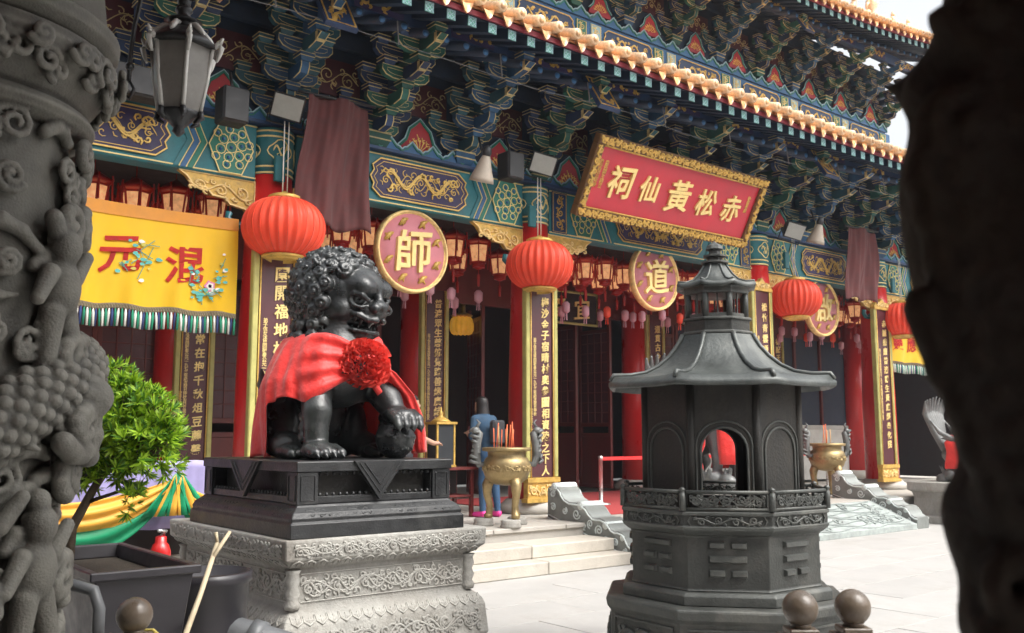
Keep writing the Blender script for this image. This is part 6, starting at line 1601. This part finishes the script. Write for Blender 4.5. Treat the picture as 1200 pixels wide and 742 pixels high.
s.rev(LPX, LPY, [(.75, LPR), (2.58, LPR-.005), (2.585, LPR+.02), (2.60, LPR+.055), (2.625, LPR+.075), (2.65, LPR+.06), (2.665, LPR+.03), (2.68, LPR+.05), (2.76, LPR+.105), (2.82, LPR+.13), (2.86, LPR+.115), (2.865, LPR+.09), (2.875, LPR+.11), (2.90, LPR+.135), (2.94, LPR+.14), (2.96, LPR+.10), (3.12, LPR+.08)])
rd = random.Random(2)
for i in range(64):     # carved ring of the capital
    a = 2*PI*i/64+.05; z = rd.uniform(2.72, 2.82); o = .055+.62*(z-2.68)
    cloud_spiral(s, lambda u, v, w_, a=a, z=z, o=o: at(a+u/(LPR+.1), z+v, o+.012+w_), rd.uniform(.035, .055), .014, 1.3, rd.uniform(0, 6), rd.choice((-1, 1)))
def dragon(s, at, rr, z0, z1, turns, ph, br, scale, rd):
    n = int(46*turns); path = []
    for i in range(n+1):
        t = i/n; a = ph+turns*2*PI*t; z = z0+(z1-z0)*t+.05*math.sin(t*15); path.append((a, z, .035+.03*math.sin(t*21)))
    P = [at(*p) for p in path]; s.chain(P, [br*(.7+.3*math.sin(PI*min(1, .15+i/n))) for i in range(n+1)], .02)
    for i in range(1, n):          # scales
        p0, p1 = np.array(P[i-1]), np.array(P[i+1]); tan = (p1-p0)/np.linalg.norm(p1-p0); c = np.array(P[i]); ax = np.array(at(path[i][0], path[i][1], -rr)); out = c-ax; out[2] = 0; out /= np.linalg.norm(out); side = np.cross(tan, out)
        for j in range(-2, 3):
            for h_ in (0, .5):
                q = (j+(.5 if h_ else 0))*.62; d = out*math.cos(q)+side*math.sin(q); cc = c+d*br*.95+tan*h_*np.linalg.norm(p1-p0)*.5
                s.ell(cc, (scale, scale, scale*.9), .001)
        if i % 2 == 0:             # back fin
            f = side*.75+out*.55; s.cap(c+f*br*.8, c+f*(br*1.0+.05)+tan*.03, .022, .008, .01)
    return P
dragon(s, at, LPR, .80, 2.45, 1.35, AV-3.6, .105, .026, rd)
for i in range(210):     # cloud scrolls over the shaft
    a = rd.uniform(0, 2*PI); z = rd.uniform(.8, 2.56); r0 = rd.uniform(.03, .07)
    cloud_spiral(s, lambda u, v, w_, a=a, z=z: at(a+u/LPR, z+v, .026+w_), r0, .0135, 1.7, rd.uniform(0, 6), rd.choice((-1, 1)))
for i in range(70):      # streaming cloud tails
    a = rd.uniform(0, 2*PI); z = rd.uniform(.8, 2.56); L = rd.uniform(.12, .3); dz = rd.uniform(-.1, .1); s.chain([at(a+L*t/LPR, z+dz*t+.03*math.sin(t*5), .018) for t in (0, .25, .5, .75, 1)], [.022, .026, .022, .016, .006], .01)
ER = AV+1.35              # outline seen on the right
for zz, o, sz in ((2.42, .03, 1.0), (2.28, .05, 1.2), (2.05, .02, 1.1), (1.84, .07, 1.2), (1.62, .11, 1.5), (1.48, .06, 1.2), (1.15, .05, 1.3), (.95, .04, 1.1), (2.52, .05, .9)):
    for k in range(3): 
        a = ER+rd.uniform(-.35, .25); cloud_spiral(s, lambda u, v, w_, a=a: at(a+u/LPR, zz+v+rd.uniform(-.01, .01)*0, o+w_), .06*sz, .024*sz, 1.3, rd.uniform(0, 6), rd.choice((-1, 1)))
# dragon head jutting out on the right
hd = lambda f, u, l=0.: at(AV+1.25+l, 1.66+u, -.035+f)
s.chain([hd(-.05, .02), hd(.08, .07), hd(.16, .06)], [.12, .095, .06], .03); s.chain([hd(.02, -.06), hd(.12, -.075), hd(.16, -.06)], [.07, .05, .035], .02); s.ell(hd(.17, .085), .035, .01); s.ell(hd(.06, .14, .12), .05, .015); s.ell(hd(.06, .14, -.12), .05, .015)
for k in range(6): s.cap(hd(.06+.02*k, .025), hd(.065+.02*k, -.01), .012, .006, .004); s.chain([hd(-.02, .12-.03*k, -.25), hd(-.05, .2-.04*k, -.5)], [.03, .01], .01)
# two small warriors among the clouds
for (a, z) in ((AV+.95, 2.06), (AV+.35, 1.30), (AV+.85, 1.20)):
    s.ell(at(a, z+.13, .06), (.05, .05, .06), .01); s.ell(at(a, z, .04), (.07, .07, .10), .02); s.cap(at(a-.16, z+.04, .06), at(a-.3, z-.05, .08), .03, .022, .01); s.cap(at(a+.16, z+.04, .06), at(a+.28, z+.12, .08), .03, .022, .01); s.cap(at(a-.08, z-.08, .05), at(a-.12, z-.22, .05), .04, .03, .01); s.cap(at(a+.08, z-.08, .05), at(a+.14, z-.2, .07), .04, .03, .01); s.ell(at(a, z+.20, .05), (.035, .035, .04), .01)
b_ = s.build('carved_shaft', 'pillar_stone', None); b_.parent = pil; b_.location = (-LPX, -LPY, 0)
MB().lathe([(.52, 0), (.52, .15), (.46, .2), (.47, .3), (.42, .36), (.385, .40), (.385, .752)], 40, (LPX, LPY)).build('pillar_base', 'pillar_stone', pil)
MB().lathe([(.46, 3.118), (.46, 3.3), (.55, 3.36), (.55, 3.9)], 40, (LPX, LPY)).build('pillar_head', 'pillar_stone', pil)
# ------------------------------------------------------------------ dark pillar close at the right
RPX, RPY, RPR = 1.245, .275, .25
pr = thing('carved_pillar', (RPX, RPY, 0), 'nearly black carved pillar out of focus close at the right edge', 'pillar')
at2 = cyl(RPX, RPY, RPR); s = Sculpt((RPX-.48, RPY-.48, 1.2), (RPX+.48, RPY+.48, 2.25), .010)
s.rev(RPX, RPY, [(1.2, RPR), (2.25, RPR)])
FWD = Vector((math.cos(TH), math.sin(TH), 0)); RGT = Vector((math.sin(TH), -math.cos(TH), 0))
def edge(px, py, dd=0.):           # a point of the outline seen against the court
    px += 16; D = 1.02+dd; return Vector((0, 0, 1.6+(510-py)*D/1108))+FWD*D+RGT*((px-600)*D/1108)
for px, py, r_ in ((1128, -30, .06), (1115, 25, .035), (1097, 66, .04), (1066, 92, .026), (1083, 130, .06), (1066, 190, .045), (1060, 235, .05), (1066, 290, .055), (1078, 345, .06), (1090, 400, .06), (1102, 450, .06), (1112, 505, .06), (1128, 560, .06), (1086, 592, .028), (1094, 630, .035), (1112, 670, .05), (1098, 722, .03), (1118, 760, .05)):
    for dd in (-.06, 0, .06):
        c = edge(px, py, dd)+RGT*r_*1.0; s.ell(c, (r_*1.02, r_*1.02, r_*1.15), .03)
    if r_ > .04: 
        for k in (0, 1): cloud_spiral(s, lambda u, v, w_, c=edge(px+50+60*k, py+20, -.10): tuple(c+RGT*u+Vector((0, 0, v))-FWD*w_), .05, .016, 1.3, py*.1, 1)
s.cap(edge(1052, 86), edge(1090, 96), .008, .03, .01)
for i in range(90):
    a = rd.uniform(0, 2*PI); z = rd.uniform(1.22, 2.22); cloud_spiral(s, lambda u, v, w_, a=a, z=z: at2(a+u/RPR, z+v, .014+w_), rd.uniform(.03, .06), .014, 1.5, rd.uniform(0, 6), rd.choice((-1, 1)))
b_ = s.build('carved_shaft', 'pillar_dark', None); b_.parent = pr; b_.location = (-RPX, -RPY, 0)
MB().lathe([(.34, 0), (.34, .2), (.27, .3), (.25, 1.202)], 32, (RPX, RPY)).build('pillar_base', 'pillar_dark', pr); MB().lathe([(.25, 2.248), (.25, 3.5), (.36, 3.6), (.36, 3.9)], 32, (RPX, RPY)).build('pillar_head', 'pillar_dark', pr)

# ------------------------------------------------------------------ the covered gallery the view is taken from, an added unseen hall and the court wall
ga = thing('covered_gallery', (-2, 0, 0), 'covered gallery over the viewpoint carried by the carved pillars', 'gallery')
MB().box(-7, 1.45, -14, 4.6, 3.9, 4.2).build('ceiling_slab', 'maroon_wood', ga); MB().box(-7.3, -7, -14, 10, 0, 6).build('back_wall', 'maroon_wood', ga)
MB().add([(1.9, -14.3, 4.05), (1.9, 4.9, 4.05), (-3, 4.9, 6.4), (-3, -14.3, 6.4), (-7.5, -14.3, 4.1), (-7.5, 4.9, 4.1)], [(0,1,2,3), (3,2,5,4)]).build('tiled_roof', 'tile_brown', ga, solid=.12)
for yy in (-4.5, -9): MB().lathe([(.3, 0), (.28, 3.9)], 24, (1.0, yy)).build('gallery_column', 'red_lacquer', ga)
op = thing('opposite_hall', (12, -24, 0), 'red hall on the far side of the courtyard behind the viewer', 'hall'); MB().box(-8, 34, -28, -24, 0, 7).build('wall', 'maroon_wood', op)  # unseen hall added to keep low sky light off the eaves
MB().add([(-9, -22.6, 6.6), (35, -22.6, 6.6), (35, -27, 10), (-9, -27, 10), (-9, -31, 6.6), (35, -31, 6.6)], [(0,1,2,3), (3,2,5,4)]).build('tiled_roof', 'tile_brown', op, solid=.2)
for i in range(9): MB().lathe([(.3, 0), (.28, 6.4)], 16, (-4+i*4.4, -23.3)).build('hall_column', 'red_lacquer', op)

cw = thing('court_wall', (33, 0, 0), 'red courtyard wall with tiled coping beyond the far end of the temple', 'wall'); MB().box(32.8, 33.2, -30, 40, 0, 4.2).build('wall', 'maroon_wood', cw)
MB().prism([(32.5, 4.2), (33.5, 4.2), (33.0, 4.7)], -30, 40, 0).build('coping', 'tile_brown', cw)
# ------------------------------------------------------------------ hanging street lantern
def onD(px, py, D):
    f = Vector((math.cos(TH)*math.cos(PITCH), math.sin(TH)*math.cos(PITCH), math.sin(PITCH))); r = Vector((math.sin(TH), -math.cos(TH), 0)); u = r.cross(f); d = f*1100+r*(px-600)-u*(py-371)
    return Vector((0, 0, 1.6))+d*(D/(d.x*math.cos(TH)+d.y*math.sin(TH)))
SLc = onD(212, 90, 3.6); sx, sy = SLc.x, SLc.y
sl_ = thing('street_lantern', (sx, sy, SLc.z-.2), 'black ornate six sided lantern with frosted panes hanging at the upper left', 'lantern', None, 0)
zt = onD(212, 58, 3.6).z; zb = onD(212, 133, 3.6).z
def hexr(r, z, k, off=0): a = PI/3*k+R(20); return (sx+(r+off)*math.cos(a), sy+(r+off)*math.sin(a), z)
for k in range(6):
    p = MB(); a0_, a1_ = hexr(.118, zt, k), hexr(.118, zt, k+1); b0, b1 = hexr(.082, zb, k), hexr(.082, zb, k+1)
    mid = [tuple((Vector(a)+Vector(b))*.5+(((Vector(a)+Vector(b))*.5-Vector((sx, sy, (zt+zb)/2))).normalized()*.012)) for a, b in ((a0_, b0), (a1_, b1))]
    p.grid([[b0, mid[0], a0_], [b1, mid[1], a1_]], 0); p.build('pane', 'lamp_glass', sl_)
    q = MB(); q.tube([hexr(.082, zb-.005, k), hexr(.106, (zt+zb)/2, k), hexr(.122, zt, k)], .009, 6); q.tube([hexr(.122, zt, k), hexr(.150, zt+.022, k), hexr(.160, zt+.004, k), hexr(.150, zt-.03, k), hexr(.140, zt-.055, k)], [.010, .012, .011, .009, .005], 6); q.tube([hexr(.150, zt+.02, k), hexr(.165, zt+.045, k)], [.011, .004], 5); q.build('frame_rib', 'lamp_white', sl_)
m = MB(); m.lathe([(.135, zt-.004), (.138, zt+.012), (.118, zt+.03), (.10, zt+.05), (.075, zt+.07), (.05, zt+.082), (.04, zt+.10), (.055, zt+.108), (.075, zt+.112), (.055, zt+.122), (.03, zt+.13), (.025, zt+.15), (.035, zt+.16), (.03, zt+.175), (.008, zt+.185)], 18, (sx, sy)); m.build('cap', 'lamp_metal', sl_)
m = MB()
for k in range(6):
    a = PI/3*(k+.5)+R(20); m.tube([(sx+r*math.cos(a), sy+r*math.sin(a), z) for r, z in ((.03, zt+.10), (.075, zt+.085), (.105, zt+.055), (.125, zt+.035))], [.008, .012, .012, .005], 6)
m.build('cap_scrolls', 'lamp_white', sl_)
m = MB(); m.lathe([(.085, zb), (.075, zb-.015), (.05, zb-.03), (.03, zb-.05), (.02, zb-.06), (.025, zb-.075), (.005, zb-.095)], 12, (sx, sy)); 
for k in range(6): m.tube([hexr(.085, zb+.004, k), hexr(.09, zb-.02, k), hexr(.06, zb-.04, k)], [.012, .014, .006], 6)
m.build('pendant', 'lamp_metal', sl_)
m = MB(); m.sphere((sx, sy, zt+.20), .028, 10, 8); m.tube([(sx+.055*math.cos(a), sy-.055*.8*math.cos(a)*0+.055*math.cos(a)*-.8, zt+.26+.055*math.sin(a)) for a in [2*PI*i/18 for i in range(18)]], .008, 6, closed=True); m.tube([(sx, sy, zt+.30), (sx, sy, 3.9)], .009, 6); m.build('hanger', 'lamp_metal', sl_)
hk = thing('lamp_hook', tuple(onD(155, 60, 3.5)), 'thin grey metal rod with a hook hanging left of the street lantern', 'hook'); m = MB()
m.tube([onD(168, -20, 3.5), onD(164, 5, 3.5), onD(158, 30, 3.5), onD(154, 55, 3.5), onD(152, 75, 3.5), onD(151, 95, 3.5)], .009, 6); m.tube([onD(151, 95, 3.5), onD(157, 104, 3.5), onD(152, 116, 3.5), onD(145, 108, 3.5)], .007, 6); m.tube([onD(168, -20, 3.5), onD(168, -90, 3.5)], .009, 6); m.sphere(onD(152, 78, 3.5), .018, 8, 6); m.build('rod', 'lamp_metal', hk)

# gilded figures along the hip of the upper roof
def onY(px, py, Y):
    f = Vector((math.cos(TH)*math.cos(PITCH), math.sin(TH)*math.cos(PITCH), math.sin(PITCH))); r = RGT; u = r.cross(f); d = f*1100+r*(px-600)-u*(py-371)
    return Vector((0, 0, 1.6))+d*(Y/d.y)
for px, py, h_ in ((1000, 14, .42), (1022, 20, .75), (1046, 30, .40), (1064, 38, .4)):
    p = onY(px, py, 11.15); roof_figure(p.x, p.y, p.z-.05, h_, hall)
HAZE = 0.0007
hz = MB().box(-30, 45, -40, 35, -1.5, 19).build('haze', 'soot', None)
hz['kind'] = 'stuff'
hm = bpy.data.materials.new('haze'); hm.use_nodes = True; n_ = hm.node_tree.nodes; n_.remove(n_['Principled BSDF'])
pv = n_.new('ShaderNodeVolumePrincipled'); pv.inputs['Color'].default_value = (.80, .88, 1.0, 1); pv.inputs['Density'].default_value = HAZE; pv.inputs['Anisotropy'].default_value = .2
hm.node_tree.links.new(pv.outputs[0], n_['Material Output'].inputs['Volume']); hz.data.materials.clear(); hz.data.materials.append(hm)
